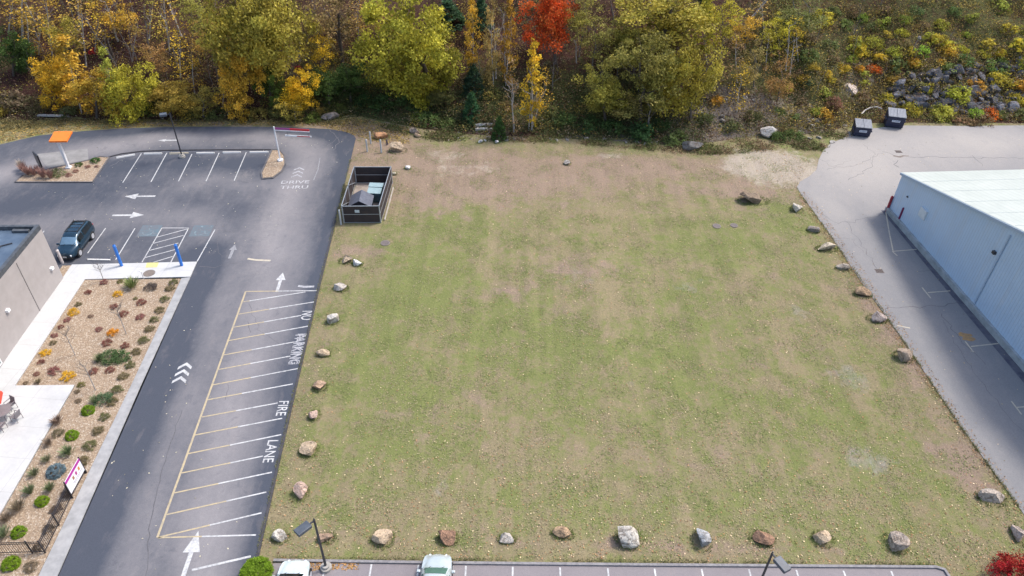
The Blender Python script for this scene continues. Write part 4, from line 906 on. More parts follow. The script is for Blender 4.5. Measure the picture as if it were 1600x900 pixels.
def rock_mesh(name, seed, dims, cuts=9, sub=3, rough=.06):
    rd = random.Random(seed); bm = bmesh.new(); bmesh.ops.create_icosphere(bm, subdivisions=sub, radius=1)
    planes = []
    for _ in range(cuts):
        n = Vector((rd.gauss(0,1), rd.gauss(0,1), rd.gauss(0,1)+.15)).normalized(); planes.append((n, rd.uniform(.34, .78)))
    for v in bm.verts:
        p = v.co.copy()
        for n, d in planes:
            k = p.dot(n)
            if k > d: p -= n*(k-d)
        p *= 1+rough*noise.noise(p*3.1+Vector((seed, 0, 0)))+rough*1.2*noise.noise(p*1.3+Vector((0, seed, 0)))
        v.co = p
    mx = [max(abs(v.co[i]) for v in bm.verts) for i in range(3)]
    for v in bm.verts: v.co = Vector((v.co[i]/mx[i]*dims[i]/2 for i in range(3)))
    zmin = min(v.co.z for v in bm.verts)
    me = bpy.data.meshes.new(name); bm.to_mesh(me); bm.free(); me.materials.append(ROCK)
    me.polygons.foreach_set('use_smooth', [False]*len(me.polygons)); return me
BPOS = []
def boulder(px, py, wpx, hpx, col, label, group=None, rz=None, onhill=False, tall=.9, name='boulder', seed=None, cuts=9):
    """px,py: centre of the stone in the picture; sizes turned to metres at its distance"""
    yb = py+hpx*.32
    if onhill: x, y, z = at_hill(px, yb); x2 = at_hill(px+wpx, yb)[0]; W_ = abs(x2-x)
    else:
        x, y = at(px, yb); z = 0; W_ = (at(px+wpx, yb)[0]-x)*1.1
    ratio = hpx/wpx; D_ = W_*min(1.5, max(.55, ratio*1.0)); Hh = W_*tall*min(1.1, max(.5, ratio))
    sd_ = seed if seed is not None else int(px*7+py*3)
    me = rock_mesh(name, sd_, (W_, D_, Hh), cuts)
    o = bpy.data.objects.new(name, me); COL.objects.link(o)
    o.location = (x, y+D_*.15, z+Hh*.27); o.rotation_euler = (0, 0, rz if rz is not None else 0)
    o.color = (*col, 1); tag(o, label, 'boulder', group)
    if not onhill: BPOS.append((x, y+D_*.15, W_/2, D_/2))
    return o
tan = (.56,.44,.31); grey = (.48,.45,.41); lgrey = (.60,.57,.51); rust = (.40,.24,.16); brown = (.44,.31,.22); pink = (.56,.41,.34); blue = (.43,.45,.47); dark = (.20,.19,.185)
GL_, GB_, GR_ = 'boulders along the asphalt edge of the lawn', 'boulders in the row above the front kerb', 'boulders along the right lane edge'
for args in [
 (541,405,20,15,tan,'tan and grey boulder by the asphalt edge touching a bright white stone',GL_),
 (558.5,410,15,12,(.72,.72,.70),'small bright white stone beside the topmost boulder of the asphalt edge row',GL_),
 (532,448,21,15,grey,'grey boulder with dark hollow in the asphalt edge row, below the white stone',GL_),
 (520,497,17,18,lgrey,'upright pale grey boulder beside the painted word NO',GL_),
 (505,550,20,14,tan,'low tan boulder with orange patch beside the word PARKING',GL_),
 (499,601,20,19,brown,'angular brown boulder in the asphalt edge row above the word FIRE',GL_),
 (491,646,16,19,pink,'small pinkish grey boulder beside the painted word FIRE',GL_),
 (481,700,25,25,tan,'large tan boulder beside the painted word LANE',GL_),
 (468,766,22,26,pink,'wedge-shaped pinkish boulder, lowest of the asphalt edge row',GL_),
 (438,837,24,19,lgrey,'pale grey boulder at the left end of the row above the front kerb',GB_),
 (510,838,23,17,brown,'brownish grey boulder partly behind the black lamp post',GB_),
 (597,838,31,28,tan,'large tan boulder with a shadowed underside between lamp post and reddish boulder',GB_),
 (699,838,28,24,rust,'reddish brown rounded boulder above the silver-green car',GB_),
 (792,840,23,16,grey,'small grey boulder in the kerb row, right of the reddish rounded one',GB_),
 (880,832,30,17,(.50,.35,.22),'flat orange-tan boulder left of the biggest pale grey one',GB_),
 (983,837,34,32,lgrey,'biggest pale grey boulder with dark corner in the kerb row',GB_),
 (1097,840,26,33,blue,'upright bluish grey boulder in the kerb row',GB_),
 (1192,838,32,26,rust,'reddish slanted boulder right behind the lamp head at the bottom edge',GB_),
 (1287,839,29,25,tan,'boulder with dark front face, second from the right in the kerb row',GB_),
 (1400,844,30,31,(.50,.42,.35),'large rounded pinkish tan boulder at the right end of the kerb row',GB_),
 (1550,775,37,24,(.50,.44,.38),'long jagged brown-grey boulder at the lane edge near the lower right corner',GR_),
 (1594,832,20,30,(.45,.38,.34),'boulder cut by the right picture border above the red bush',GR_),
 (1177,311,40,15,(.24,.19,.14),'long flat dark brown boulder in the upper right lawn',GR_),
 (1245,324,17,17,lgrey,'pale grey boulder nearest the sandy patch at the lane edge',GR_),
 (1271,358,17,13,(.30,.27,.24),'small dark grey boulder at the lane edge, between pale grey and cream ones',GR_),
 (1292,386,27,15,(.60,.52,.40),'flat cream-coloured boulder at the lane edge',GR_),
 (1318,418,20,12,(.50,.44,.37),'small flat grey boulder with dark hollow just below the cream one',GR_),
 (1348,457,23,17,(.48,.34,.22),'orange-brown boulder at the lane edge across from the drain grate',GR_),
 (1371,495,26,18,(.46,.39,.36),'purplish grey boulder at the lane edge level with the first T marking',GR_),
 (1412,553,23,24,(.44,.35,.27),'dark mottled boulder at the lane edge level with the leaf-stained pavement',GR_),
]: boulder(*args)
GT = 'boulders and stones at the top edge of the lawn'
for args in [
 (596,210.5,21,17,(.55,.30,.16),'bright orange-pink boulder behind the grey bollards',GT),
 (620.5,231,23,19,(.56,.44,.31),'angular tan boulder right of the grey bollards',GT),
 (646,204,18,14,(.42,.34,.28),'mixed grey-brown stone below the ferny bushes',GT),
 (653,211,10,8,(.52,.38,.26),'small tan stone touching the grey-brown stone below the ferny bushes',GT),
 (1081,229,32,20,(.22,.21,.20),'dark grey boulder at the foot of the slope, right of the green clump',GT),
 (1199,208,24,20,(.50,.48,.45),'pale boulder at the weedy top edge left of the sandy patch',GT),
 (886,254,10,9,(.38,.36,.33),'small lone grey stone in the bare dirt of the upper lawn',GT),
 (637,262,9,7,(.75,.75,.74),'tiny white stone right of the trash enclosure',GT),
 (616,271,7,6,(.6,.55,.42),'tiny cream stone at the back corner of the trash enclosure',GT),
 (750,221,8,7,(.70,.71,.72),'round white stone, left of the two white ones under the small conifer',GT),
 (758,219,6,5,(.68,.68,.68),'smaller round white stone beside the left white one under the small conifer',GT),
 (775.5,221.5,7,6,(.68,.68,.70),'round white stone right below the small conifer',GT),
 (790,218,9,6,(.30,.28,.27),'small dark stone right of the small conifer',GT),
]: boulder(*args, onhill=False)
boulder(512, 184, 36, 13, (.36,.31,.28), 'long grey-brown slab rock at the wood edge behind the clearance bar', GT, onhill=True)
boulder(1331, 142, 26, 26, (.55,.47,.41), 'large pinkish white boulder on the slope above the nearer dumpster', None, onhill=True)
boulder(1437, 58, 9, 10, (.45,.42,.42), 'lone pale boulder high among the brush on the right slope', None, onhill=True)
boulder(1205, 205, 18, 16, (.55,.52,.48), 'pale rock half hidden by weeds beside the sandy patch', None, onhill=True)
# rubble along the foot of the slope
rub = [rock_mesh('rubble_stone', 900+k, (1, .8, .6), 7, 2) for k in range(6)]
rs = random.Random(11); n_r = 0
for x0, y0, x1, y1, cnt, big, where in [(690,212,745,220,16,.42,'just left of the bleached logs and round white stones'),(760,214,800,219,10,.45,'by the small conifer'),(800,216,960,220,20,.6,'at the lawn edge below the slender yellow tree and olive thicket'),(960,222,1075,226,14,.6,'at the lawn edge left of the dark grey boulder'),(1070,150,1190,200,30,.8,'on the weedy slope right of the olive thicket'),(1195,195,1330,225,14,.7,'in the weeds behind the sandy patch'),(1090,178,1140,192,10,.8,'in the tight cluster at the right foot of the olive thicket'),(60,180,120,186,8,.6,'around the grey plank at the far left'),(100,184,330,190,14,.5,'along the wood edge behind the drive-through'),(1220,170,1300,200,12,.8,'on the bank left of the navy dumpsters'),(650,195,800,210,10,.5,'among the ferny bushes')]:
    for _ in range(cnt):
        px, py = rs.uniform(x0, x1), rs.uniform(y0, y1); x, y, z = at_hill(px, py)
        s = big*rs.uniform(.35, 1.15); o = bpy.data.objects.new('rubble_stone', rub[rs.randrange(6)]); COL.objects.link(o)
        o.location = (x, y, z+s*.1); o.scale = (s, s*rs.uniform(.7,1.2), s*rs.uniform(.7,1.1)); o.rotation_euler = (rs.uniform(-.4,.4), rs.uniform(-.4,.4), rs.uniform(0,6.3))
        g = rs.uniform(.22, .5); o.color = (g*1.04, g, g*.93, 1); tag(o, 'small pale rubble stone '+where, 'stone', 'rubble stones at the foot of the slope')
# dark riprap at the upper right
rip = [rock_mesh('riprap_stone', 700+k, (1, .75, .65), 13, 2, .03) for k in range(8)]
def ripreg(px, py):   # pixel region holding the dark stones
    if not (1385 < px < 1640): return False
    top = np.interp(px, [1385,1400,1440,1500,1560,1640], [150,128,118,112,98,92]); return top < py < np.interp(px, [1385,1420,1500,1640], [168,172,177,176])
pts = []
for _ in range(6000):
    px, py = rs.uniform(1385, 1640), rs.uniform(92, 178)
    if not ripreg(px, py): continue
    dens = 1.0 if py > 138 else .42
    if rs.random() > dens: continue
    if all((px-a)**2+((py-b)*1.3)**2 > (8.6 if py > 138 else 9.0)**2 for a, b in pts): pts.append((px, py))
for k, (px, py) in enumerate(pts[:260]):
    x, y, z = at_hill(px, py); s = rs.uniform(.9, 2.1)
    o = bpy.data.objects.new('riprap_stone', rip[rs.randrange(8)]); COL.objects.link(o)
    o.location = (x, y, z+s*.18); o.scale = (s, s*rs.uniform(.7,1.1), s*rs.uniform(.7,1.1)); o.rotation_euler = (rs.uniform(-.7,.7), rs.uniform(-.7,.7), rs.uniform(0,6.3))
    g = rs.uniform(.07, .17); o.color = (g*.95, g, g*1.16, 1); tag(o, ('large ' if s > 1.6 else ('small ' if s < 1.2 else 'middling '))+'dark slate stone '+('high' if py < 138 else 'low')+' in the riprap, '+('near the taller dumpster' if px < 1440 else 'in its middle' if px < 1520 else 'towards the right border'), 'stone', 'dark riprap stones on the right slope')
# timber and boards lying about
WD = M('weathered_wood', (.48,.46,.43), (.33,.31,.29), 6, .9, bump=.3)
def logs(name, a, b, rad, z, label, cat, box=False):
    pa = at_hill(*a); pb = at_hill(*b); mb = MB()
    p = Vector(pa)+Vector((0,0,z)); q = Vector(pb)+Vector((0,0,z)); c = (p+q)/2
    if box: mb.bar(p-c, q-c, rad*2.2, rad)
    else: mb.tube([p-c, (p-c)*.3+Vector((0,0,rad*.3)), q-c], [rad, rad*.95, rad*.8], 10)
    o = mb.build(name, WD, None, loc=c); tag(o, label, cat); return o
logs('fallen_log', (743,200), (770,198), .22, .3, 'upper bleached log of the stack left of the small conifer', 'log')
logs('fallen_log', (743,205), (769,204), .20, .2, 'lower bleached log of the stack left of the small conifer', 'log')
logs('plank', (60,183), (108,184), .16, .25, 'pale grey plank lying in the grass at the wood edge, far left', 'plank', True)
logs('plank', (1573,809), (1587,815), .07, .08, 'upper short grey timber beside the boulder at the right border', 'plank', True)
logs('plank', (1573,819), (1584,826), .07, .08, 'lower short grey timber beside the boulder at the right border', 'plank', True)
# ================================================================== foliage
def leaf_mesh(name, C, size, v, h, mat, flat=.35, asp=.6):
    n = len(C); C = np.asarray(C); s = np.broadcast_to(size, (n,)).astype(float)
    a = rng.normal(size=(n, 3)); a[:,2] *= (.12 if flat < .25 else flat+.3); a /= np.linalg.norm(a, axis=1)[:,None]
    b = rng.normal(size=(n, 3)); b[:,2] *= (.12 if flat < .25 else 1); b -= (a*b).sum(1)[:,None]*a; b /= np.linalg.norm(b, axis=1)[:,None]
    u = a*s[:,None]/2; w2 = b*s[:,None]*asp/2
    V = np.empty((n, 4, 3)); V[:,0] = C-u; V[:,1] = C+w2; V[:,2] = C+u; V[:,3] = C-w2
    me = bpy.data.meshes.new(name); me.vertices.add(4*n); me.vertices.foreach_set('co', V.reshape(-1).astype(np.float32))
    me.loops.add(4*n); me.loops.foreach_set('vertex_index', np.arange(4*n, dtype=np.int32))
    me.polygons.add(n); me.polygons.foreach_set('loop_start', np.arange(0, 4*n, 4, dtype=np.int32)); me.polygons.foreach_set('loop_total', np.full(n, 4, dtype=np.int32))
    me.update(calc_edges=True); me.materials.append(mat)
    for nm, val in (('v', v), ('h', h)):
        at_ = me.attributes.new(nm, 'FLOAT', 'FACE'); at_.data.foreach_set('value', np.asarray(val, dtype=np.float32))
    return me
def crown(name, seed, rx, rz_, clumps, per, leaf, cr=.34, hollow=.35, shape='round', mat=None, jitter=1.0):
    """centre of crown at z=0; half height rz_"""
    global rng
    rng = np.random.default_rng(seed); P = []; cv = []; ch = []
    lobes = [(rng.normal(size=3)*np.array([.36, .36, .30]), rng.uniform(.6, .85)) for _ in range(6)]
    k = 0
    while k < clumps:
        d = rng.normal(size=3); d /= np.linalg.norm(d)
        r_ = rng.uniform(hollow, 1)**.6
        if shape == 'round':
            lb, lr = lobes[rng.integers(6)]; p = lb+d*lr*r_
            if np.linalg.norm(p) > 1.12: continue
            p = p*np.array([rx, rx, rz_])
        elif shape == 'tall':
            t = rng.uniform(-1, 1); wd = (1-.55*abs(t+.25)**1.5)*(.75 if t > 0 else .9); p = np.array([d[0]*rx*wd*r_, d[1]*rx*wd*r_, t*rz_])
        elif shape == 'cone':
            t = rng.uniform(0, 1)**.7; p = np.array([d[0], d[1], 0]); p = p/np.linalg.norm(p)*rx*t*rng.uniform(.75, 1); p[2] = rz_*(1-2*t)
        elif shape == 'bush':
            p = d*np.array([rx, rx, rz_])*r_; p[2] = abs(p[2])-rz_*.2
        R_ = cr*rx*rng.uniform(.6, 1.25)
        n = int(per*rng.uniform(.5, 1.4)); q = rng.normal(size=(n, 3)); q /= np.linalg.norm(q, axis=1)[:,None]
        q *= (rng.uniform(0, 1, (n, 1))**.45)*R_*np.array([1, 1, .62]); P.append(p+q)
        cc = rng.uniform(.1, .9); hh = rng.uniform(0, 1)**1.6; cv.append(np.clip(cc+rng.normal(0, .2, n), 0, 1)); ch.append(np.clip(hh+rng.normal(0, .2, n), 0, 1)); k += 1
    P = np.concatenate(P); return leaf_mesh(name, P, rng.uniform(.7, 1.3, len(P))*leaf, np.concatenate(cv), np.concatenate(ch), mat or LEAF)
BARK = M('bark_brown', (.10,.08,.065), (.06,.048,.04), 4, .9, bump=.4); BARKP = M('bark_birch', (.46,.43,.40), (.28,.25,.23), 3, .85); BARKG = M('bark_grey', (.20,.18,.165), (.13,.115,.105), 4, .9)
def trunk_mesh(name, seed, h, r0, spread, mat, nb=10, start=.25, twig=True, lean=.04):
    rd = random.Random(seed); mb = MB(); pts = [Vector((0,0,-.4))]; 
    for k in range(1, 7): pts.append(Vector((rd.gauss(0, lean)*h*k/6, rd.gauss(0, lean)*h*k/6, h*k/6)))
    mb.tube(pts, [r0*(1-.14*k) for k in range(7)], 6)
    for b in range(nb):
        t = start+(1-start)*(b+.5)/nb; i = min(5, int(t*6)); p = pts[i].lerp(pts[i+1], t*6-i); a = rd.uniform(0, 2*PI); L = spread*(1.15-t*.75)*rd.uniform(.7, 1.2)
        d = Vector((math.cos(a), math.sin(a), rd.uniform(.35, .9))); d.normalize(); m1 = p+d*L*.5+Vector((0,0,.05*L)); e_ = p+d*L+Vector((0,0,.22*L)); rr = r0*(1-.8*t)*.5
        mb.tube([p, m1, e_], [rr, rr*.6, rr*.2], 4, False)
        if twig:
            for _ in range(4):
                q = m1.lerp(e_, rd.random()); dd = (d+Vector((rd.gauss(0,.6), rd.gauss(0,.6), rd.gauss(0,.4)))).normalized(); mb.tube([q, q+dd*L*.35], [rr*.35, rr*.1], 3, False)
    me = bpy.data.meshes.new(name); me.from_pydata(mb.v, [], mb.f); me.materials.append(mat); me.polygons.foreach_set('use_smooth', [True]*len(me.polygons)); return me
# crown library: real size metres
LIB = {
 'dense': [(crown('crown', 14+k, 6.2, 5.0, 170, 125, .33, .22, .5), 6.2, 5.0) for k in range(2)],
 'loose': [(crown('crown', 20+k, 4.5, 4.2, 110, 85, .29, .25, .3), 4.5, 4.2) for k in range(3)],
 'airy':  [(crown('crown', 30+k, 3.6, 4.4, 64, 42, .28, .30, .3), 3.6, 4.4) for k in range(2)],
 'birch': [(crown('crown', 40+k, 2.3, 5.2, 62, 34, .32, .32, .2, 'tall'), 2.3, 5.2) for k in range(3)],
 'sparse':[(crown('crown', 50+k, 2.6, 5.2, 36, 13, .28, .40, .2, 'tall'), 2.6, 5.2) for k in range(2)],
 'conifer':[(crown('crown', 60+k, 2.2, 2.6, 110, 60, .26, .24, 0, 'cone'), 2.2, 2.6) for k in range(2)],
 'bush':  [(crown('foliage', 70+k, 1.3, 1.1, 34, 34, .20, .36, .4, 'bush'), 1.3, 1.1) for k in range(3)],
 'tuft':  [(crown('foliage', 80+k, .9, .9, 20, 20, .20, .40, .3, 'bush', LEAF), .9, .9) for k in range(4)],
}
TR = {'brown': [trunk_mesh('trunk', 5+k, 6, .20, 2.6, BARK) for k in range(2)], 'birch': [trunk_mesh('trunk', 15+k, 6, .10, 1.3, BARKP, 9, .35, True, .02) for k in range(2)], 'grey': [trunk_mesh('trunk', 25+k, 6, .12, 1.6, BARKG, 12, .3) for k in range(2)]}
tn = 0
def tree(kind, cpx, wpx, hpx, base, col, label, name='tree', cat='tree', group=None, tr='brown', flip=None, bark=True):
    """cpx crown centre, wpx/hpx crown size in the picture, base = foot of the trunk in the picture (x, y)"""
    global tn; tn += 1
    x, y, z = at_hill(*base); d = math.dist((x, y, z), (0, 0, H)); ppm = F/d
    me, rx, rz_ = LIB[kind][tn % len(LIB[kind])]
    sx_ = wpx/ppm/2/rx; szz = hpx/ppm/2/rz_/.90
    # height of the crown centre: raise until its projection has the wanted picture height
    zc = 0.0
    while zc < 22 and project(x, y, z+zc)[1] > cpx[1]: zc += .1
    fx_ = x+(cpx[0]-project(x, y, z+zc)[0])/ppm
    r = empty(name, (x, y, z-.1), 0, label, cat, group)
    c = bpy.data.objects.new('crown', me); COL.objects.link(c); c.parent = r; c.location = (fx_-x, 0, zc); c.scale = (sx_, sx_, szz); c.rotation_euler = (0, 0, (tn*1.7) % 6.28); c.color = (*[min(.85, q*k_) for q, k_ in zip(col, (1.22, 1.15, .90))], 1)
    tm = TR[tr][tn % 2]; t = bpy.data.objects.new('trunk', tm); COL.objects.link(t); t.parent = r
    hh = (zc+szz*rz_*.55)/6; t.scale = (max(.8, sx_*rx/2.8), max(.8, sx_*rx/2.8), hh); t.rotation_euler = (0, math.atan2(fx_-x, max(1, zc))*.9, 0)
    return r
OY = (.34,.29,.06); YG = (.36,.34,.05); GOLD = (.52,.33,.05); YEL = (.60,.42,.04); OL = (.25,.23,.07); ORR = (.50,.22,.03); PALE = (.46,.34,.15); DG = (.045,.085,.025); MG = (.08,.13,.03); BG = (.035,.085,.055); BRN = (.22,.13,.06); RED = (.50,.075,.02); TANL = (.34,.25,.13)
G1 = 'trees on the wooded slope'
TREES = [
 ('dense',(402,48),132,135,(410,150),OY,'broad olive-yellow tree with dark gaps, left of centre at the top edge'),
 ('dense',(645,72),146,140,(676,132),YG,'dense rounded yellow-green tree standing alone at upper middle'),
 ('loose',(861,22),86,92,(868,98),RED,'bright scarlet tree at the top edge',),
 ('loose',(1040,22),150,95,(1030,105),OY,'large olive-yellow tree crown at the top edge right of the scarlet tree'),
 ('loose',(1005,112),100,95,(1000,195),OL,'bushy olive tree in the middle of the olive thicket'),
 ('loose',(1075,118),90,110,(1080,190),(.36,.31,.06),'bushy yellow-olive tree at the right side of the olive thicket'),
 ('loose',(945,140),80,70,(945,195),(.28,.26,.06),'lower bushy olive tree at the left side of the olive thicket'),
 ('airy',(1010,165),90,50,(1015,205),(.24,.21,.08),'low greyish olive shrub tree at the foot of the thicket'),
 ('birch',(832,130),40,120,(826,205),YEL,'slender bright yellow tree with a white trunk in front of the scarlet tree'),
 ('sparse',(850,140),40,60,(830,204),GOLD,'small golden sapling just right of the slender bright yellow tree'),
 ('sparse',(800,150),34,110,(803,208),(.50,.33,.20),'thin pinkish half-bare sapling left of the slender bright yellow tree'),
 ('birch',(738,55),34,120,(742,125),GOLD,'narrow golden birch right beside the dense yellow-green tree'),
 ('birch',(768,60),32,130,(771,130),PALE,'narrow pale yellow birch between two golden ones near the top'),
 ('birch',(795,75),36,130,(790,135),(.50,.29,.05),'narrow golden-orange birch left of the scarlet tree'),
 ('airy',(930,55),70,70,(925,110),OL,'olive half-bare tree right of the scarlet tree'),
 ('airy',(915,15),60,50,(905,90),(.27,.25,.06),'small olive tree crown cut by the top edge beside the scarlet tree'),
 ('airy',(1130,35),60,80,(1125,110),(.42,.37,.05),'yellow airy tree cut by the top edge, right of the large olive-yellow crown'),
 ('birch',(1100,45),40,80,(1105,100),YG,'narrow yellow-green tree tucked against the right of the large top crown'),
 ('birch',(112,118),54,92,(128,178),GOLD,'golden leaning birch, leftmost of the bright trees by the drive-through'),
 ('loose',(150,148),60,62,(152,185),(.48,.34,.06),'golden bush-like tree between leaning birch and yellow-green one'),
 ('loose',(200,140),72,86,(205,184),(.46,.42,.06),'tall yellow-green tree behind the order canopy and lamp post'),
 ('birch',(168,115),34,64,(176,180),(.34,.36,.07),'green-tinged slim tree with pointed top left of the tall yellow-green one'),
 ('loose',(75,125),60,62,(95,165),(.50,.32,.03),'leaning orange-yellow tree at the left below the dark green one'),
 ('loose',(265,150),70,52,(268,184),(.38,.27,.06),'low olive-orange tree just right of the lamp post'),
 ('airy',(315,155),56,44,(318,184),(.30,.24,.06),'low mixed olive shrub tree between lamp post and golden-orange tree'),
 ('loose',(372,128),62,92,(380,184),(.54,.34,.05),'golden-orange tree below the broad olive-yellow tree'),
 ('birch',(357,95),34,56,(362,150),YEL,'small bright yellow tree top above the golden-orange tree'),
 ('loose',(468,138),58,60,(468,184),(.62,.42,.03),'bright yellow bushy tree left of the dark green thicket'),
 ('airy',(458,165),56,40,(462,188),(.42,.34,.08),'low pale yellow foliage at the foot of the bright yellow bushy tree'),
 ('loose',(420,125),44,60,(425,170),MG,'dark green tree behind the bright yellow bushy one'),
 ('loose',(545,120),70,50,(548,160),DG,'dark green tree at the left of the shaded green thicket'),
 ('loose',(512,135),56,50,(515,165),(.06,.105,.03),'dark green bushy tree right of the bright yellow bushy one'),
 ('airy',(520,35),90,90,(537,98),(.20,.14,.07),'brownish half-bare tree with a dark trunk between the two big crowns',),
 ('loose',(18,75),50,60,(22,120),DG,'dark green tree at the left border'),
 ('sparse',(40,40),60,70,(50,100),GOLD,'sparse golden tree high at the left border'),
 ('sparse',(125,30),60,70,(135,105),(.42,.28,.07),'sparse golden-brown tree on the upper left slope'),
 ('sparse',(70,15),50,80,(82,90),GOLD,'sparse yellow sapling near the top left corner'),
 ('sparse',(255,10),60,80,(265,80),(.48,.32,.05),'sparse yellow crown at the top edge over the left birch trunks'),
 ('airy',(300,20),50,50,(300,75),(.30,.29,.07),'small olive-green tree at the top edge left of the broad olive-yellow tree'),
 ('airy',(590,25),50,60,(596,80),(.30,.20,.07),'brown-gold half-bare tree behind the dense yellow-green one'),
 ('airy',(1215,50),44,50,(1218,95),(.46,.42,.05),'small yellow tree at the left of the open right slope'),
 ('airy',(1180,100),44,60,(1178,140),(.34,.27,.12),'pale half-bare tree right of the olive thicket'),
 ('sparse',(1150,75),60,80,(1152,130),(.27,.17,.10),'brown twiggy tree between olive thicket and right slope'),
 ('loose',(690,150),40,24,(690,168),(.12,.12,.05),'dull green low tree in the shade under the dense yellow-green crown'),
 ('sparse',(30,-10),80,80,(35,60),(.40,.28,.06),'golden crown partly cut by the top left corner'),
 ('airy',(1260,10),80,50,(1265,50),(.16,.17,.06),'dull green tree at the top edge of the right slope'),
 ('airy',(480,60),46,70,(482,120),(.24,.20,.06),'dull olive tree right of the broad olive-yellow tree'),
 ('loose',(985,65),70,60,(985,120),(.27,.25,.06),'olive crown filling the gap left of the large top crown'),
]
rx_ = random.Random(77)
for k, (a, b) in enumerate(sorted([(15,25),(60,60),(100,70),(150,60),(175,25),(210,70),(235,35),(240,105),(280,95),(300,120),(330,70),(335,20),(350,150),(120,5),(560,60),(600,110),(560,20),(500,95),(700,100),(1165,60),(1200,85),(1245,70),(1190,20),(1220,130),(1155,150)])):
    TREES.append((('sparse','sparse','airy')[k % 3], (a, b-14), rx_.uniform(38, 58), rx_.uniform(44, 66), (a+rx_.uniform(-4, 4), b+26), [GOLD,(.42,.28,.08),OY,(.34,.20,.09),YEL][k % 5], ['thin golden','brownish','olive-leaved','russet','bright yellow'][k % 5]+f' open tree, {ORD[k]} of the small scattered half-bare trees from the left'))
for t in TREES:
    bt = t[0] in ('birch', 'sparse'); nm = {'birch': 'birch_tree', 'sparse': 'sapling', 'airy': 'open_crowned_tree'}.get(t[0], 'broadleaf_tree')
    tree(t[0], t[1], t[2], t[3], t[4], t[5], t[6], nm, 'tree', G1, 'birch' if bt else ('grey' if t[0] == 'airy' else 'brown'))
for c, wd, hh, base, col, lab in [((740,125),42,46,(742,146),(.03,.06,.045),'dark blue-green conifer right of the dense yellow-green tree'),
   ((737,165),36,42,(738,186),(.04,.11,.06),'mid green conifer below the dark blue-green one'),
   ((780,200),28,36,(780,217),(.05,.11,.035),'small rounded green conifer beside the bleached logs'),
   ((700,18),56,34,(700,48),BG,'spreading blue-green pine at the top edge'),
   ((752,18),40,40,(752,50),(.04,.09,.06),'blue-green pine at the top edge behind the golden birches'),
   ((1100,5),30,30,(1100,30),DG,'dark conifer tip at the top edge right of the large olive crown'),
   ((243,155),22,40,(243,176),(.025,.055,.03),'dark narrow conifer behind the lamp post')]:
    tree('conifer', c, wd, hh, base, col, lab, 'conifer_tree', 'tree', 'conifers on the slope')
# bare birch and dark trunks
def bare(base, top, w_, mat, label, nm='bare_tree', tw=9):
    x, y, z = at_hill(*base); h = 0.0
    while h < 24 and project(x, y, z+h)[1] > top[1]: h += .1
    ppm = F/math.dist((x, y, z), (0, 0, H)); lx = (top[0]-project(x, y, z+h)[0])/ppm
    rd = random.Random(int(base[0]*3+base[1])); r = empty(nm, (x, y, z-.2), 0, label, 'tree', 'bare trunks on the slope')
    P_ = [Vector((lx*k/6+rd.gauss(0,.008)*h, rd.gauss(0,.008)*h, h*k/6)) for k in range(7)]; P_[0] = Vector((0,0,0))
    MB().tube(P_, [w_*(1-.11*k) for k in range(7)], 6).build('trunk', mat, r, True)
    mb = MB()
    for b in range(tw):
        t = rd.uniform(.35, 1)*6; i = min(5, int(t)); p = P_[i].lerp(P_[i+1], t-i); a = rd.uniform(0, 6.28); L_ = h*.16*rd.uniform(.6, 1.4); d = Vector((math.cos(a), math.sin(a), rd.uniform(.5, 1.6))).normalized()
        mb.tube([p, p+d*L_*.6, p+d*L_+Vector((0,0,L_*.15))], [w_*.32, w_*.2, w_*.06], 4, False)
        for _ in range(3): q = p+d*L_*rd.uniform(.3, .9); d2_ = (d+Vector((rd.gauss(0,.7), rd.gauss(0,.7), .3))).normalized(); mb.tube([q, q+d2_*L_*.5], [w_*.13, w_*.05], 3, False)
    mb.build('branches', mat, r)

LISTB = [((185,65),(163,0),.13,'P','pale birch trunk leaning in from the top left, bare of leaves'),
 ((55,35),(38,0),.13,'P','short pale trunk cut by the top edge near the left corner'),
 ((97,85),(55,15),.12,'G','long grey leaning trunk on the upper left slope'),
 ((178,95),(130,18),.15,'G','grey forked trunk that ends in a dark foot behind the golden trees'),
 ((180,98),(165,55),.20,'B','thick dark leaning snag behind the golden trees'),
 ((285,58),(262,0),.12,'P','pale straight birch trunk in the middle of the left slope'),
 ((165,175),(140,118),.12,'P','pale slanting stem in front of the golden and yellow-green trees'),
 ((535,100),(528,20),.26,'B','thick dark trunk between the two big crowns'),
 ((693,20),(690,-10),.13,'P','short white trunk at the top edge above the dense yellow-green tree'),
 ((775,125),(772,10),.12,'P','white trunk among the golden birches left of the scarlet tree'),
 ((790,130),(788,20),.10,'P','thin white trunk right among the golden birches'),
 ((901,100),(900,60),.10,'P','thin pale trunk below the olive half-bare tree'),
 ((831,205),(833,95),.12,'P','straight white trunk inside the slender bright yellow tree'),
 ((803,207),(801,120),.09,'P','thin pale stem below the pinkish sapling'),
 ((1228,110),(1236,40),.10,'P','pale twin stem at the left of the open right slope'),
 ((1234,118),(1243,60),.09,'P','thinner pale stem just right of its twin on the open slope'),
 ((1085,72),(1090,10),.11,'G','grey trunk in the gap right of the large olive crown'),
 ((1175,25),(1200,-5),.14,'P','pale leaning trunk at the top edge above the brown twiggy tree'),
 ((1245,25),(1240,-10),.12,'G','grey trunk at the top edge of the right slope'),
 ((960,35),(955,-5),.12,'G','grey trunk at the top edge between olive crowns'),
 ((468,98),(466,60),.10,'P','short pale trunk under the broad olive-yellow tree'),
 ((320,60),(310,0),.10,'G','grey trunk left of the broad olive-yellow tree'),
 ((235,90),(222,20),.09,'G','thin grey bare tree on the reddish leaf floor'),
 ((215,45),(200,-10),.09,'G','thin grey bare tree high on the reddish leaf floor')]
for b, t, w_, k, lab in LISTB: bare(b, t, w_, {'P': BARKP, 'G': BARKG, 'B': BARK}[k], lab)
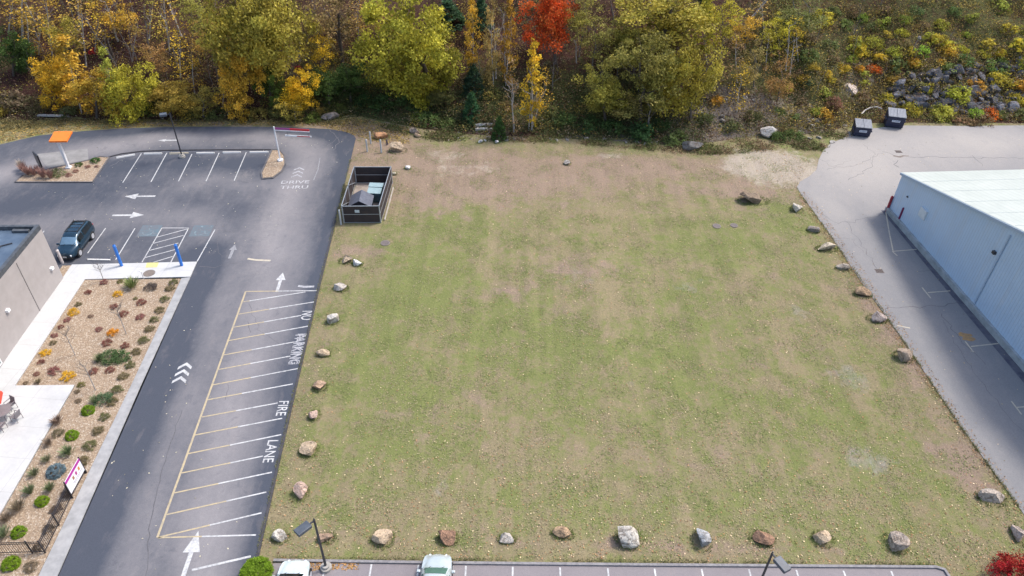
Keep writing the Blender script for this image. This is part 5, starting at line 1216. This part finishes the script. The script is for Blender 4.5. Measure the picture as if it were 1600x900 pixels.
# thin bare brushwood saplings filling the slope
fill = [trunk_mesh('stems', 300+k, 3.2, .05, 1.0, BARKG, 9, .1, True, .05) for k in range(4)]
rf_ = random.Random(5); q_ = []
for k in range(90):
    px = rf_.uniform(-20, 1500) if k % 3 else rf_.uniform(0, 350); py = rf_.uniform(-15, 150)
    x, y, z = at_hill(px, py); o = bpy.data.objects.new('bare_sapling', fill[k % 4]); COL.objects.link(o)
    s = rf_.uniform(.6, 1.5); o.location = (x, y, z); o.scale = (s, s, s*rf_.uniform(.8, 1.5)); o.rotation_euler = (0, 0, rf_.uniform(0, 6.3))
    tag(o, ('tall' if s > 1.1 else 'short')+' thin leafless sapling on the '+('lower' if py > 100 else 'middle' if py > 45 else 'top')+' slope '+('behind the drive-through lane' if px < 330 else 'around the broad olive-yellow tree' if px < 540 else 'around the dense yellow-green tree' if px < 730 else 'near the scarlet tree' if px < 920 else 'around the olive thicket' if px < 1130 else 'at the left of the open right slope' if px < 1290 else 'on the open right slope'), 'sapling', 'leafless saplings on the slope')
# shrubs on the slopes
def shrub(px, py, wpx, col, label, group, kind='bush', name='shrub', asp=1.0, ground=False, z0=0.0, k=0, cat='shrub'):
    if ground: x, y = at(px, py); z = z0
    else: x, y, z = at_hill(px, py)
    ppm = F/math.dist((x, y, z), (0, 0, H)); me, rx, rz_ = LIB[kind][k % len(LIB[kind])]
    s = wpx*(1.25 if group == GH else 1.1)/ppm/2/rx/1.15; o = bpy.data.objects.new(name, me); COL.objects.link(o); o.location = (x, y, z+s*rz_*.15*asp); o.scale = (s, s, s*asp); o.rotation_euler = (0, 0, (px*1.3) % 6.28); o.color = (*col, 1)
    tag(o, label, cat, group); return o
YS = (.50,.42,.05); YGS = (.33,.38,.06); GS = (.17,.24,.06); OS = (.55,.30,.04); RS = (.72,.16,.02); BS = (.22,.15,.08); OLS = (.26,.24,.07)
GH = 'shrubs on the open right slope'
manual = [(1365,112,22,RS,'bright orange-red shrub halfway up the right slope'),(1343,110,14,(.65,.35,.03),'small orange shrub just left of the bright orange-red one'),(1548,182,24,RS,'scarlet-orange shrub at the pavement edge, far right'),(1457,176,12,RS,'tiny orange-red shrub at the foot of the dark stones'),
 (1382,160,26,YS,'yellow shrub left of the dark stone heap'),(1443,140,22,(.55,.50,.04),'yellow shrub growing in the middle of the dark stones'),(1492,150,34,(.44,.44,.05),'large yellow-green shrub splitting the dark stones'),(1558,132,36,(.50,.40,.05),'large yellow shrub among dark stones near the right border'),(1552,110,34,GS,'green shrub above the large yellow one near the right border'),
 (1422,175,30,YS,'yellow shrub along the foot of the dark stones, right of the taller dumpster'),(1468,182,34,(.42,.40,.06),'yellow-green shrub in the hedge-like strip at the pavement edge'),(1330,148,18,YGS,'bright green-yellow shrub in front of the pinkish white boulder'),(1412,34,18,YGS,'yellow-green shrub high on the right slope'),(1510,58,16,YGS,'green-yellow shrub upper right among yellow ones'),
 (1263,130,16,(.05,.10,.06),'small dark green shrub left of the pinkish white boulder')]
for i, (a, b, c, d, e_) in enumerate(manual): shrub(a, b, c, d, e_, GH, k=i)
auto = {'yellow': [(1283,35),(1246,58),(1334,64),(1345,82),(1375,90),(1420,88),(1432,98),(1386,56),(1480,78),(1452,64),(1466,66),(1500,78),(1540,70),(1560,85),(1590,80),(1575,50),(1315,108),(1290,118),(1298,128),(1500,160),(1585,160),(1230,140),(1270,105),(1350,130),(1535,85),(1408,52)],
        'yellow-green': [(1335,78),(1365,72),(1395,84),(1440,84),(1330,94),(1350,118),(1285,150),(1525,180),(1590,70),(1470,40),(1518,30),(1560,15),(1275,175),(1600,100),(1378,42),(1345,30),(1600,50)],
        'dull green': [(1295,75),(1360,45),(1490,20),(1480,112),(1560,180),(1595,185),(1505,100),(1262,90),(1240,185),(1215,175),(1300,20),(1430,20),(1320,45),(1400,110)],
        'orange': [(1478,82),(1560,86),(1425,100),(1285,185),(1470,100),(1395,125),(1592,140),(1255,125),(1520,138),(1398,104)],
        'brown': [(1310,135),(1345,160),(1370,150),(1300,165),(1495,190),(1515,191),(1535,192),(1430,135),(1440,40),(1330,20),(1265,60),(1380,20),(1300,95),(1410,70),(1250,160),(1228,205)]}
cm = {'yellow': (.56,.46,.05), 'yellow-green': (.38,.43,.06), 'dull green': (.15,.19,.06), 'orange': OS, 'brown': (.26,.17,.09)}
for cn, L_ in auto.items():
    L_ = sorted(L_)
    for i, (a, b) in enumerate(L_): shrub(a, b+2, rf_.uniform(16, 27), tuple(x*rf_.uniform(.85, 1.15) for x in cm[cn]), f'{cn} shrub, {ORD[i]} of the {cn} ones from the left on the right slope', GH, 'tuft' if i % 2 else 'bush', k=i, asp=rf_.uniform(.8, 1.3))
GW = 'bushes at the foot of the wooded slope'
for i, (a, b, c, d, e_) in enumerate([(675,192,42,(.12,.17,.05),'ferny green bush at the lawn end behind the orange boulder'),(700,197,34,(.13,.17,.05),'ferny green bush right of its twin above the rubble'),(655,186,30,(.20,.26,.05),'light green bush left of the ferny pair'),(640,165,46,(.06,.10,.03),'dark green bush in the shade left of the ferny pair'),(600,168,44,(.06,.11,.03),'dark green bush left of the shaded one'),(570,160,40,(.05,.10,.03),'dark green bush at the middle of the shaded thicket'),(530,172,34,(.12,.13,.03),'mixed green bush next to the slab rock'),(505,178,26,(.35,.24,.06),'orange-tinged bush just above the slab rock'),
 (720,180,30,(.10,.09,.05),'brownish bush right of the ferny pair'),(880,190,40,(.10,.15,.045),'green bush right of the slender bright yellow tree'),(860,178,30,(.18,.18,.06),'olive bush close to the slender bright yellow tree'),(920,200,46,(.08,.13,.04),'dark green bush at the left foot of the olive thicket'),(960,205,44,(.07,.12,.035),'dark green bush under the olive thicket'),(1000,213,50,(.08,.15,.05),'lush green bush at the lawn edge below the thicket'),(1055,222,44,(.15,.19,.06),'grassy yellow-green clump left of the dark grey boulder'),(1030,200,36,(.06,.09,.03),'dark bush behind the grassy clump'),
 (1100,190,36,(.12,.13,.05),'weedy green bush right of the thicket'),(1140,200,34,(.14,.15,.06),'weedy green bush midway to the sandy patch'),(1175,185,30,(.15,.13,.06),'weedy brown-green bush above the pale boulder'),(1215,218,30,(.10,.14,.04),'green bush at the lawn edge just left of the sandy patch'),(1240,215,30,(.13,.17,.05),'light green bush at the corner of the right lane'),
 (60,168,40,(.18,.12,.07),'brown bush at the far left wood edge'),(20,165,44,(.20,.14,.09),'greyish brown bush at the left border'),(5,178,24,(.38,.28,.05),'small golden bush at the left border'),(230,178,36,(.16,.19,.05),'olive bush at the foot of the tall yellow-green tree'),(300,180,34,(.18,.16,.05),'low olive bush right of the lamp post'),(340,182,32,(.14,.15,.05),'low green bush left of the golden-orange tree'),(405,182,36,(.26,.19,.05),'low golden-brown bush right of the golden-orange tree'),(430,178,30,(.20,.19,.06),'low olive bush left of the bright yellow bushy tree'),(490,188,28,(.20,.24,.05),'light green low bush left of the slab rock'),(420,95,30,(.10,.14,.04),'green bush under the broad olive-yellow tree'),(110,178,30,(.13,.14,.06),'grey-green low bush at the foot of the leaning birch'),(147,82,14,(.50,.02,.04),'small crimson shrub above the golden birch'),(466,108,12,(.50,.03,.07),'small crimson shrub above the bright yellow bushy tree'),(1120,160,24,OS,'small orange shrub at the right foot of the olive thicket'),(770,150,30,(.20,.18,.05),'olive bush below the golden birches'),(790,170,30,(.24,.15,.06),'rusty bush behind the pinkish sapling'),(750,190,30,(.22,.15,.07),'rusty bush above the bleached logs')]):
    shrub(a, b, c, d, e_, GW, k=i)
# ------------------------------------------------------------------ undergrowth on the slope: stuff
def undergrowth(name, n, region, size, col, hfun, dens, seed, hue=LEAFB, spread=.5):
    global rng
    rng = np.random.default_rng(seed); rd = random.Random(seed); P = []; v = []; h = []
    while len(P) < n:
        px, py = rd.uniform(*region[0]), rd.uniform(*region[1])
        if rd.random() > dens(px, py): continue
        x, y, z = FAST(px, py)
        if y < foot(x)+.15: continue
        k = rd.randint(6, 16); cv_ = rd.random(); hv = rd.random(); top = hfun*rd.uniform(.3, 1.2)
        for _ in range(k):
            P.append((x+rd.gauss(0, spread), y+rd.gauss(0, spread), z+rd.random()**1.4*top+.03)); v.append(min(1, max(0, cv_+rd.gauss(0, .2)))); h.append(hv)
    me = leaf_mesh(name, np.array(P), rng.uniform(.6, 1.4, len(P))*size, v, h, hue); o = bpy.data.objects.new(name, me); COL.objects.link(o); o.color = (*col, 1); tag(o, kind='stuff'); return o
# coarse lookup table picture -> hill for speed
GXp = np.arange(-160, 1781, 20); GYp = np.arange(-60, 241, 6); TB = np.array([[at_hill(a, b)[:2] for a in GXp] for b in GYp])
def FAST(px, py):
    i = (px+160)/20; j = (py+60)/6; i0 = min(int(i), len(GXp)-2); j0 = min(int(j), len(GYp)-2); fi, fj = i-i0, j-j0
    p = TB[j0,i0]*(1-fi)*(1-fj)+TB[j0,i0+1]*fi*(1-fj)+TB[j0+1,i0]*(1-fi)*fj+TB[j0+1,i0+1]*fi*fj
    return p[0], p[1], hill(p[0], p[1])
def dn_(a, b, s, k): return noise.noise(Vector((a*s, b*s*1.8, k)))
undergrowth('undergrowth_brown', 110000, ((-150,1770),(-55,228)), .18, (.155,.075,.052), .9, lambda a, b: .55+dn_(a,b,.02,1), 1)
undergrowth('undergrowth_dull_green', 80000, ((-150,1770),(-55,228)), .18, (.12,.135,.042), .9, lambda a, b: max(0, dn_(a,b,.012,4)*1.4+.12+(.35 if a > 1150 else 0)+(.45 if (b > 150 and 500 < a < 1120) else 0)), 2)
undergrowth('undergrowth_yellow', 75000, ((-150,1770),(-55,215)), .18, (.40,.29,.06), 1.1, lambda a, b: max(0, dn_(a,b,.03,7)*1.5+(.45 if a > 1200 else 0)), 3)
undergrowth('undergrowth_straw', 24000, ((-150,1770),(60,226)), .19, (.36,.28,.18), .7, lambda a, b: max(0, dn_(a,b,.03,9)*1.2+(.2 if b > 170 else 0)+(.2 if a > 1100 else 0)), 4)
undergrowth('undergrowth_dark_green', 36000, ((440,1100),(120,225)), .18, (.05,.085,.028), .9, lambda a, b: max(0, dn_(a,b,.02,12)+.5 if (b > 140) else .1), 5)
# ------------------------------------------------------------------ lawn: grass tufts and fallen leaves (stuff)
def scatter(n, poly, seed, dens=None):
    g = np.random.default_rng(seed); P = np.array(poly); lo, hi = P.min(0), P.max(0); out = np.empty((0, 2))
    while len(out) < n:
        q = g.uniform(lo, hi, (n, 2)); q = q[inpoly(q, poly)]
        if dens is not None: q = q[g.uniform(0, 1, len(q)) < dens(q)]
        out = np.vstack([out, q])
    return out[:n]
VERGE = A([(0,224),(60,210),(130,203),(250,197),(400,195.5),(500,197),(556,212),(600,225),(640,225),(640,200),(560,184),(500,191),(250,188),(0,188)])
def ground_stuff(name, n, poly, size, zr, cols, seed, dens=None, mat=None, flat=.2):
    global rng
    rng = np.random.default_rng(seed); q = scatter(n, poly, seed, dens); z = rng.uniform(zr[0], zr[1], n)
    me = leaf_mesh(name, np.column_stack([q, z]), rng.uniform(.6, 1.4, n)*size, rng.uniform(0, 1, n), rng.uniform(0, 1, n), mat or LEAF, flat); o = bpy.data.objects.new(name, me); COL.objects.link(o); o.color = (*cols, 1); tag(o, kind='stuff'); return o
nd = lambda s, k, t: (lambda q: np.array([min(1, max(.04, (noise.noise(Vector((a*s, b*s, k)))+t)*2)) for a, b in q]))
ground_stuff('grass_green', 60000, FIELD, .085, (.01,.04), (.205,.24,.080), 21, nd(.45, 3, .05), flat=.2, mat=LEAFG)
ground_stuff('grass_straw', 60000, FIELD, .085, (.01,.04), (.34,.285,.175), 22, nd(.3, 8, .25), flat=.2, mat=LEAFG)
bot = at(700, 780)[1]; XR = lambda q: np.array([min(1, .10+.9*math.exp(-max(0, b-24)/5.5)+.8*math.exp(-((a-np.interp(b, [24,45,75], [36,34.5,31]))/3.5)**2)) for a, b in q])
ground_stuff('fallen_leaves_pale', 3600, FIELD, .105, (.01,.05), (.72,.56,.36), 31, XR, flat=.2)
ground_stuff('fallen_leaves_rust', 5000, FIELD, .105, (.01,.045), (.46,.24,.13), 32, XR, flat=.2)
ground_stuff('verge_leaves', 5000, VERGE, .2, (.0,.04), (.42,.28,.10), 33, flat=.2)
ground_stuff('lot_leaves', 260, A([(100,900),(300,430),(520,300),(560,220),(200,205),(30,280),(100,400),(290,430),(390,880)]), .12, (.03,.035), (.62,.55,.42), 34, flat=.1)
ground_stuff('lane_leaves', 220, A([(1260,290),(1300,230),(1590,205),(1600,250),(1400,270),(1420,360),(1600,560),(1650,860)]), .12, (.03,.035), (.50,.38,.25), 35, flat=.1)
ground_stuff('kerb_leaves', 380, A([(440,872),(560,878),(560,890),(470,893)]), .13, (.03,.05), (.52,.28,.12), 36, flat=.1)
def weeds(name, n, poly, col, seed, size=.17, top=.35, dens=None, mat=None):
    global rng
    rng = np.random.default_rng(seed); q = scatter(n//10, poly, seed, dens); C = []; v = []; h = []
    for a, b in q:
        cv_, hv, tp = rng.uniform(), rng.uniform(), top*rng.uniform(.3, 1.3)
        for _ in range(10): C.append((a+rng.normal(0,.22), b+rng.normal(0,.22), .02+rng.uniform()**1.3*tp)); v.append(min(1, max(0, cv_+rng.normal(0,.15)))); h.append(hv)
    me = leaf_mesh(name, np.array(C), rng.uniform(.6, 1.4, len(C))*size, v, h, mat or LEAFB); o = bpy.data.objects.new(name, me); COL.objects.link(o); o.color = (*col, 1); tag(o, kind='stuff')
TOPV = A([(560,186),(640,200),(720,210),(800,213),(950,220),(1080,227),(1180,213),(1290,208),(1330,196),(1330,212),(1298,222),(1285,236),(1230,232),(1180,238),(1080,242),(950,228),(800,221),(700,221),(640,214),(600,200)])
weeds('weeds_green', 9000, TOPV, (.13,.16,.05), 41, .16, .35, nd(.25, 3, .1)); weeds('weeds_brown', 7000, TOPV, (.27,.18,.11), 42, .16, .3, nd(.3, 5, .15))
VG2 = A([(0,205),(100,196),(250,191),(400,190),(500,194),(560,196),(560,184),(500,190),(400,186),(250,186),(100,187),(0,185)])
weeds('weeds_verge', 5000, VG2, (.20,.17,.07), 43, .16, .25)
def blades(name, pts, col, seed, h0=.16, wd=.018):
    g = np.random.default_rng(seed); V = []
    for a, b in pts:
        t = g.uniform(0, 6.28); l = h0*g.uniform(.5, 1.4); dx, dy = math.cos(t)*l*.7, math.sin(t)*l*.7; sx_, sy_ = -math.sin(t)*wd, math.cos(t)*wd
        V += [(a-sx_, b-sy_, 0), (a+sx_, b+sy_, 0), (a+dx, b+dy, l)]
    me = bpy.data.meshes.new(name); me.from_pydata(V, [], [(3*i, 3*i+1, 3*i+2) for i in range(len(pts))]); me.materials.append(LEAFG)
    for nm in ('v', 'h'): a_ = me.attributes.new(nm, 'FLOAT', 'FACE'); a_.data.foreach_set('value', g.uniform(0, 1, len(pts)).astype(np.float32))
    o = bpy.data.objects.new(name, me); COL.objects.link(o); o.color = (*col, 1); tag(o, kind='stuff')
gq = np.random.default_rng(5); pb_ = []
for x, y, rx2, ry2 in BPOS:
    for _ in range(int(260*rx2)):
        t = gq.uniform(0, 6.28); k = gq.uniform(.9, 1.25); pb_.append((x+math.cos(t)*rx2*k, y+math.sin(t)*ry2*k))
blades('grass_at_boulders', pb_, (.13,.17,.045), 6, .17)
pe_ = []
for a, b, cnt, sgn_ in ((A([(403,866),(440,700)]), 0, 700, 1), (A([(440,700),(497,455)]), 0, 1300, 1), (A([(497,455),(548,250)]), 0, 1500, 1), (A([(1590,792),(1500,667)]), 0, 900, -1), (A([(1500,667),(1410,532)]), 0, 900, -1), (A([(1410,532),(1300,373)]), 0, 1200, -1), (A([(1300,373),(1250,304)]), 0, 700, -1), (A([(430,873),(1462,884)]), 0, 2400, 0)):
    p, q = np.array(a[0]), np.array(a[1]); t = gq.uniform(0, 1, cnt); w8 = np.abs(gq.normal(0, .10, cnt))*(1 if sgn_ >= 0 else -1)
    cl = np.array([max(0, noise.noise(Vector((x_*9+cnt, 0, 0)))+.35) for x_ in t]); keep = gq.uniform(0, 1, cnt) < cl*1.8
    for tt, ww in zip(t[keep], w8[keep]):
        c = p+(q-p)*tt; pe_.append((c[0]+(ww-.10 if sgn_ > 0 else (ww+.12 if sgn_ < 0 else 0)), c[1]+(abs(ww) if sgn_ == 0 else 0)))
blades('grass_at_edges', pe_, (.20,.20,.08), 7, .15)
ground_stuff('edge_litter', 2600, A([(1240,300),(1262,300),(1310,366),(1420,524),(1510,660),(1600,785),(1600,806),(1588,800),(1490,664),(1400,534),(1290,374)]), .11, (.01,.045), (.36,.20,.11), 37, flat=.2)
# ================================================================== planting in the gravel bed
GRASSM = LEAF
def tuftmesh(name, seed, n, h, r_, wd):
    global rng
    rng = np.random.default_rng(seed); V = np.empty((n, 4, 3)); 
    for i in range(n):
        a = rng.uniform(0, 6.28); b = r_*rng.uniform(0, .35); p = np.array([math.cos(a)*b, math.sin(a)*b, 0]); lean = rng.uniform(.1, 1)*r_; hh = h*rng.uniform(.55, 1)
        t = p+np.array([math.cos(a)*lean, math.sin(a)*lean, hh]); m_ = (p+t)/2+np.array([0, 0, hh*.12]); s = np.array([-math.sin(a), math.cos(a), 0])*wd
        V[i] = [p, m_+s, t, m_-s]
    me = bpy.data.meshes.new(name); me.from_pydata(V.reshape(-1, 3).tolist(), [], [(4*i, 4*i+1, 4*i+2, 4*i+3) for i in range(n)]); me.materials.append(LEAFG)
    for nm in ('v', 'h'): a_ = me.attributes.new(nm, 'FLOAT', 'FACE'); a_.data.foreach_set('value', rng.uniform(0, 1, n).astype(np.float32))
    return me
TM = [tuftmesh('grass_tuft', 500+k, 130, .55, .5, .02) for k in range(3)]
SB = [(crown('foliage', 510+k, .5, .38, 40, 40, .06, .34, .4, 'bush', LEAFG), .5, .38) for k in range(4)]
BALL = crown('foliage', 540, .5, .45, 110, 60, .06, .22, .8, 'bush', LEAFG)
def bedplant(px, py, wpx, col, label, kind, group, k=0, z0=.08, asp=1.0):
    x, y = at(px, py+wpx*.18); ppm = F/math.dist((x, y, 0), (0, 0, H)); wm = wpx/ppm
    if kind == 'tuft': me = TM[k % 3]; s = wm/1.1; z = z0
    else: me = BALL if 'ball' in label or 'spruce' in label else SB[k % 4][0]; s = wm/1.12; z = z0+s*.1
    o = bpy.data.objects.new('grass_tuft' if kind == 'tuft' else 'garden_shrub', me); COL.objects.link(o); o.location = (x, y, z); o.scale = (s, s, s*asp); o.rotation_euler = (0, 0, (px*.77) % 6.28); o.color = (*col, 1)
    tag(o, label, 'grass tuft' if kind == 'tuft' else 'shrub', group); return o
BGR = (.20,.16,.08); GBR = (.17,.17,.07)
row = [(272,441,15),(266,450,15),(258,467,15),(250,484,16),(242,499,15),(234,513,16),(225,531,17),(214,549,16),(204,570,17),(193,587,17),(184,608,18),(176,627,18),(164,651,17),(153,672,18),(142,695,20),(132,719,18)]
for i, (a, b, c) in enumerate(row): bedplant(a, b, c*1.0, BGR if i % 2 else GBR, f'brown-green shrub, {ORD[i]} from the sidewalk in the row along the concrete strip', 'shrub', 'row of low shrubs along the concrete strip', i)
red = [(163,441,13,'beside the sidewalk under the bare twigs'),(138,457,11,'at the upper left corner of the gravel bed'),(222,472,15,'right of the upper orange flowers'),(220,495,14,'left of the kerb row in the upper bed'),(194,490,15,'in the middle of the upper bed'),(178,479,13,'left of the middle one, faint and thin'),(155,515,11,'left of the middle orange flowers'),(168,535,16,'above the wide green juniper, left one'),(196,540,14,'above the wide green juniper, right one'),(86,524,10,'small and pinkish by the walkway'),(173,578,14,'below the wide green juniper, right one'),(147,580,14,'below the wide green juniper, left one'),(86,579,18,'brown and broad left of the gold flowers'),(65,566,11,'by the walkway below the yellow flowers'),(58,585,9,'tiny at the lower left of the upper bed'),(106,500,11,'by the walkway below the upper left flowers'),(96,511,10,'at the walkway edge, darker and small')]
for i, (a, b, c, l) in enumerate(red): bedplant(a, b, c, (.26,.10,.08) if i % 3 else (.30,.12,.11), 'reddish brown dwarf shrub '+l, 'shrub', 'reddish dwarf shrubs in the gravel bed', i)
for i, (a, b, c, l) in enumerate([(185,459,15,'at the top of the gravel bed below the round green grass'),(117,487,17,'at the left of the upper bed by the walkway'),(177,519,17,'in the middle of the upper bed'),(72,551,16,'by the walkway in the lower left'),(107,587,22,'largest one above the patio corner')]):
    bedplant(a, b, c, ((.75,.45,.03) if i != 2 else (.75,.32,.02)), 'orange-yellow flower clump '+l, 'shrub', 'orange flower clumps in the gravel bed', i)
gre = [(207,445,30,(.20,.24,.08),'round pale green ornamental grass at the top of the gravel bed','tuft'),(236,448,22,(.14,.11,.10),'dark purplish spreading shrub right of the pale green grass','shrub'),(172,557,34,(.10,.16,.06),'wide green juniper, left half-round in the middle of the bed','shrub'),(190,556,30,(.08,.15,.05),'green juniper merging with the wide one on its right','shrub'),(158,560,22,(.16,.19,.09),'pale grassy clump at the left end of the wide juniper','tuft'),
 (163,623,30,(.10,.17,.08),'low green spreading juniper beside the patio corner','shrub'),(150,626,20,(.17,.20,.10),'pale green tuft left of the patio corner juniper','tuft'),(139,641,19,(.19,.30,.02),'bright green ball shrub just below the patio corner juniper','shrub'),(114,680,19,(.20,.32,.02),'bright green ball shrub halfway down the lower bed','shrub'),(67,783,19,(.22,.33,.02),'bright green ball shrub above the iron fence corner','shrub'),(31,831,20,(.20,.32,.02),'bright green ball shrub left of the fence corner, inside','shrub'),(19,880,24,(.21,.32,.02),'bright green ball shrub below the iron fence at the corner','shrub'),
 (89,735,26,(.17,.24,.28),'silvery blue dwarf spruce behind the banner','shrub'),(108,706,26,(.17,.22,.10),'pale green tuft left of the banner top','tuft'),(75,718,18,(.19,.20,.11),'thin pale tuft above the blue dwarf spruce','tuft'),(55,740,20,(.17,.19,.10),'greyish green tuft by the patio edge left of the blue spruce','tuft'),(48,768,22,(.16,.20,.10),'green-grey tuft left of the ball shrub above the fence','tuft'),(80,764,20,(.17,.21,.10),'pale tuft between blue spruce and ball shrub','tuft'),(30,792,28,(.24,.19,.13),'brown dry tuft by the patio edge above the fence','tuft'),(12,810,24,(.24,.18,.13),'brown dry tuft near the left border','tuft'),(8,834,26,(.19,.23,.12),'pale green tuft at the left border inside the fence','tuft'),(91,658,22,(.25,.17,.13),'brown dry tuft against the patio edge, upper','tuft'),(92,676,18,(.20,.17,.10),'brown-green tuft right below the upper dry tuft','shrub'),(77,692,20,(.27,.20,.15),'pinkish dry tuft against the patio edge, lower','tuft'),(128,601,13,(.20,.18,.05),'small olive shrub at the patio corner','shrub'),(121,612,10,(.22,.16,.10),'tiny brown shrub at the patio edge below the corner','shrub'),(123,627,10,(.24,.17,.11),'tiny brown dry shrub by the upper patio edge','shrub'),(89,795,18,(.16,.11,.09),'dark brown shrub behind the pickets, middle','shrub'),(77,826,18,(.16,.12,.09),'dark brown shrub behind the pickets, lower','shrub'),(61,855,15,(.15,.11,.08),'dark brown shrub at the fence corner','shrub'),(49,885,20,(.20,.15,.10),'brown shrub in the gravel just below the fence','shrub'),(104,772,16,(.16,.10,.07),'dark shrub behind the lower edge of the banner','shrub'),
 (123,476,11,(.17,.14,.06),'small green-brown shrub left of the upper bed, by the walkway','shrub'),(61,597,13,(.27,.21,.13),'beige dry tuft near the patio top edge','tuft'),(41,599,8,(.22,.15,.09),'tiny dry shrub at the very corner of walkway and patio','shrub'),(188,440,10,(.18,.16,.05),'small olive shrub left of the pale green grass','shrub'),(212,467,8,(.22,.2,.08),'tiny green shrub left of the upper right red one','shrub'),(143,494,9,(.30,.2,.15),'tiny faded pink shrub in the upper bed','shrub'),(84,536,11,(.19,.15,.08),'small brown-green shrub by the walkway beneath the pinkish one','shrub')]
for i, (a, b, c, d, l, kd_) in enumerate(gre): bedplant(a, b, c*.95, d, l, kd_, 'green and dry plants in the gravel bed', i, asp=1.25 if 'ball' in l else 1.0)
# bare ornamental saplings in the bed
def baretree(base, top, label):
    x, y = at(*base); h = 0
    while h < 6 and project(x, y, h)[1] > top[1]: h += .05
    r = empty('young_bare_tree', (x, y, .08), 0, label, 'tree', 'young bare trees in the gravel bed')
    rd = random.Random(int(base[0])); MB().tube([(0,0,0),(.02,0,h*.45),(0,.03,h*.75)], [.035,.028,.012], 6).build('trunk', BARKP, r)
    mb = MB()
    for k in range(16):
        a = rd.uniform(0, 6.28); z = h*rd.uniform(.4, .75); L_ = h*rd.uniform(.22, .42); e_ = Vector((math.cos(a)*L_*.6, math.sin(a)*L_*.6, z+L_*.7)); mb.tube([(0,0,z), e_], [.012,.005], 3, False)
        for _ in range(3): q = Vector((0,0,z)).lerp(e_, rd.uniform(.4,.9)); mb.tube([q, q+Vector((rd.gauss(0,.2), rd.gauss(0,.2), .3))], [.006,.003], 3, False)
    mb.build('twigs', BARKG, r)
baretree((198,523), (184,470), 'young bare tree with pale stem in the middle of the upper bed'); baretree((150,611), (135,560), 'young bare tree with pale stem above the patio corner'); baretree((163,440), (160,405), 'leafless multi-stemmed shrub tree at the walkway in front of the bed'); baretree((118,556), (105,510), 'slender bare tree right of the yellow flowers by the walkway')
# island planting
for i, (a, b, c, l) in enumerate([(39,268,12,'leftmost of the island'),(45,272,12,'second in the island'),(54,273,12,'in the middle of the row'),(69,276,13,'right of the menu board'),(80,277,12,'rightmost of the pink row'),(62,269,10,'behind the menu board leg'),(36,263,12,'pale plumed one beside the menu board')]):
    bedplant(a, b, c*1.25, (.36,.20,.17) if i < 6 else (.45,.38,.32), 'pinkish ornamental grass clump, '+l, 'tuft', 'pink ornamental grasses in the island', i, .1, 1.9)
for a, b, c, d, l in [(93,270,22,(.20,.21,.10),'grey-green spreading shrub left of the canopy post'),(124,258,12,(.08,.13,.03),'dark green shrub just right of the canopy post'),(150,251,15,(.04,.12,.02),'deep green round shrub at the right tip of the island'),(109,274,10,(.34,.18,.15),'pink dwarf shrub in front of the canopy post'),(119,268,9,(.34,.18,.14),'pink dwarf shrub right of the canopy post'),(137,261,9,(.36,.20,.16),'pink dwarf shrub in the middle of the right island'),(152,261,7,(.36,.22,.18),'tiny pink shrub near the right island edge')]:
    bedplant(a, b, c, d, l, 'shrub', 'shrubs in the drive-through island', int(a), .1)
# clipped ball by the left car and the red bush
big = crown('foliage', 601, .95, .80, 200, 110, .07, .2, .85, 'bush', LEAFG); x, y = at(403, 893); o = bpy.data.objects.new('clipped_shrub', big); COL.objects.link(o); o.location = (x, y-.2, .25); o.scale = (.92, .92, 1.05); o.color = (.20,.32,.02,1); tag(o, 'bright lime green clipped ball shrub at the bottom edge beside the white car', 'shrub')
rb = crown('foliage', 602, 1.9, 1.7, 90, 90, .13, .26, .4, 'bush'); x, y = at(1592, 915); o = bpy.data.objects.new('burning_bush', rb); COL.objects.link(o); o.location = (x, y, .5); o.scale = (.9, .9, 1); o.color = (.42,.02,.03,1); tag(o, 'crimson bush in the lower right corner', 'shrub')
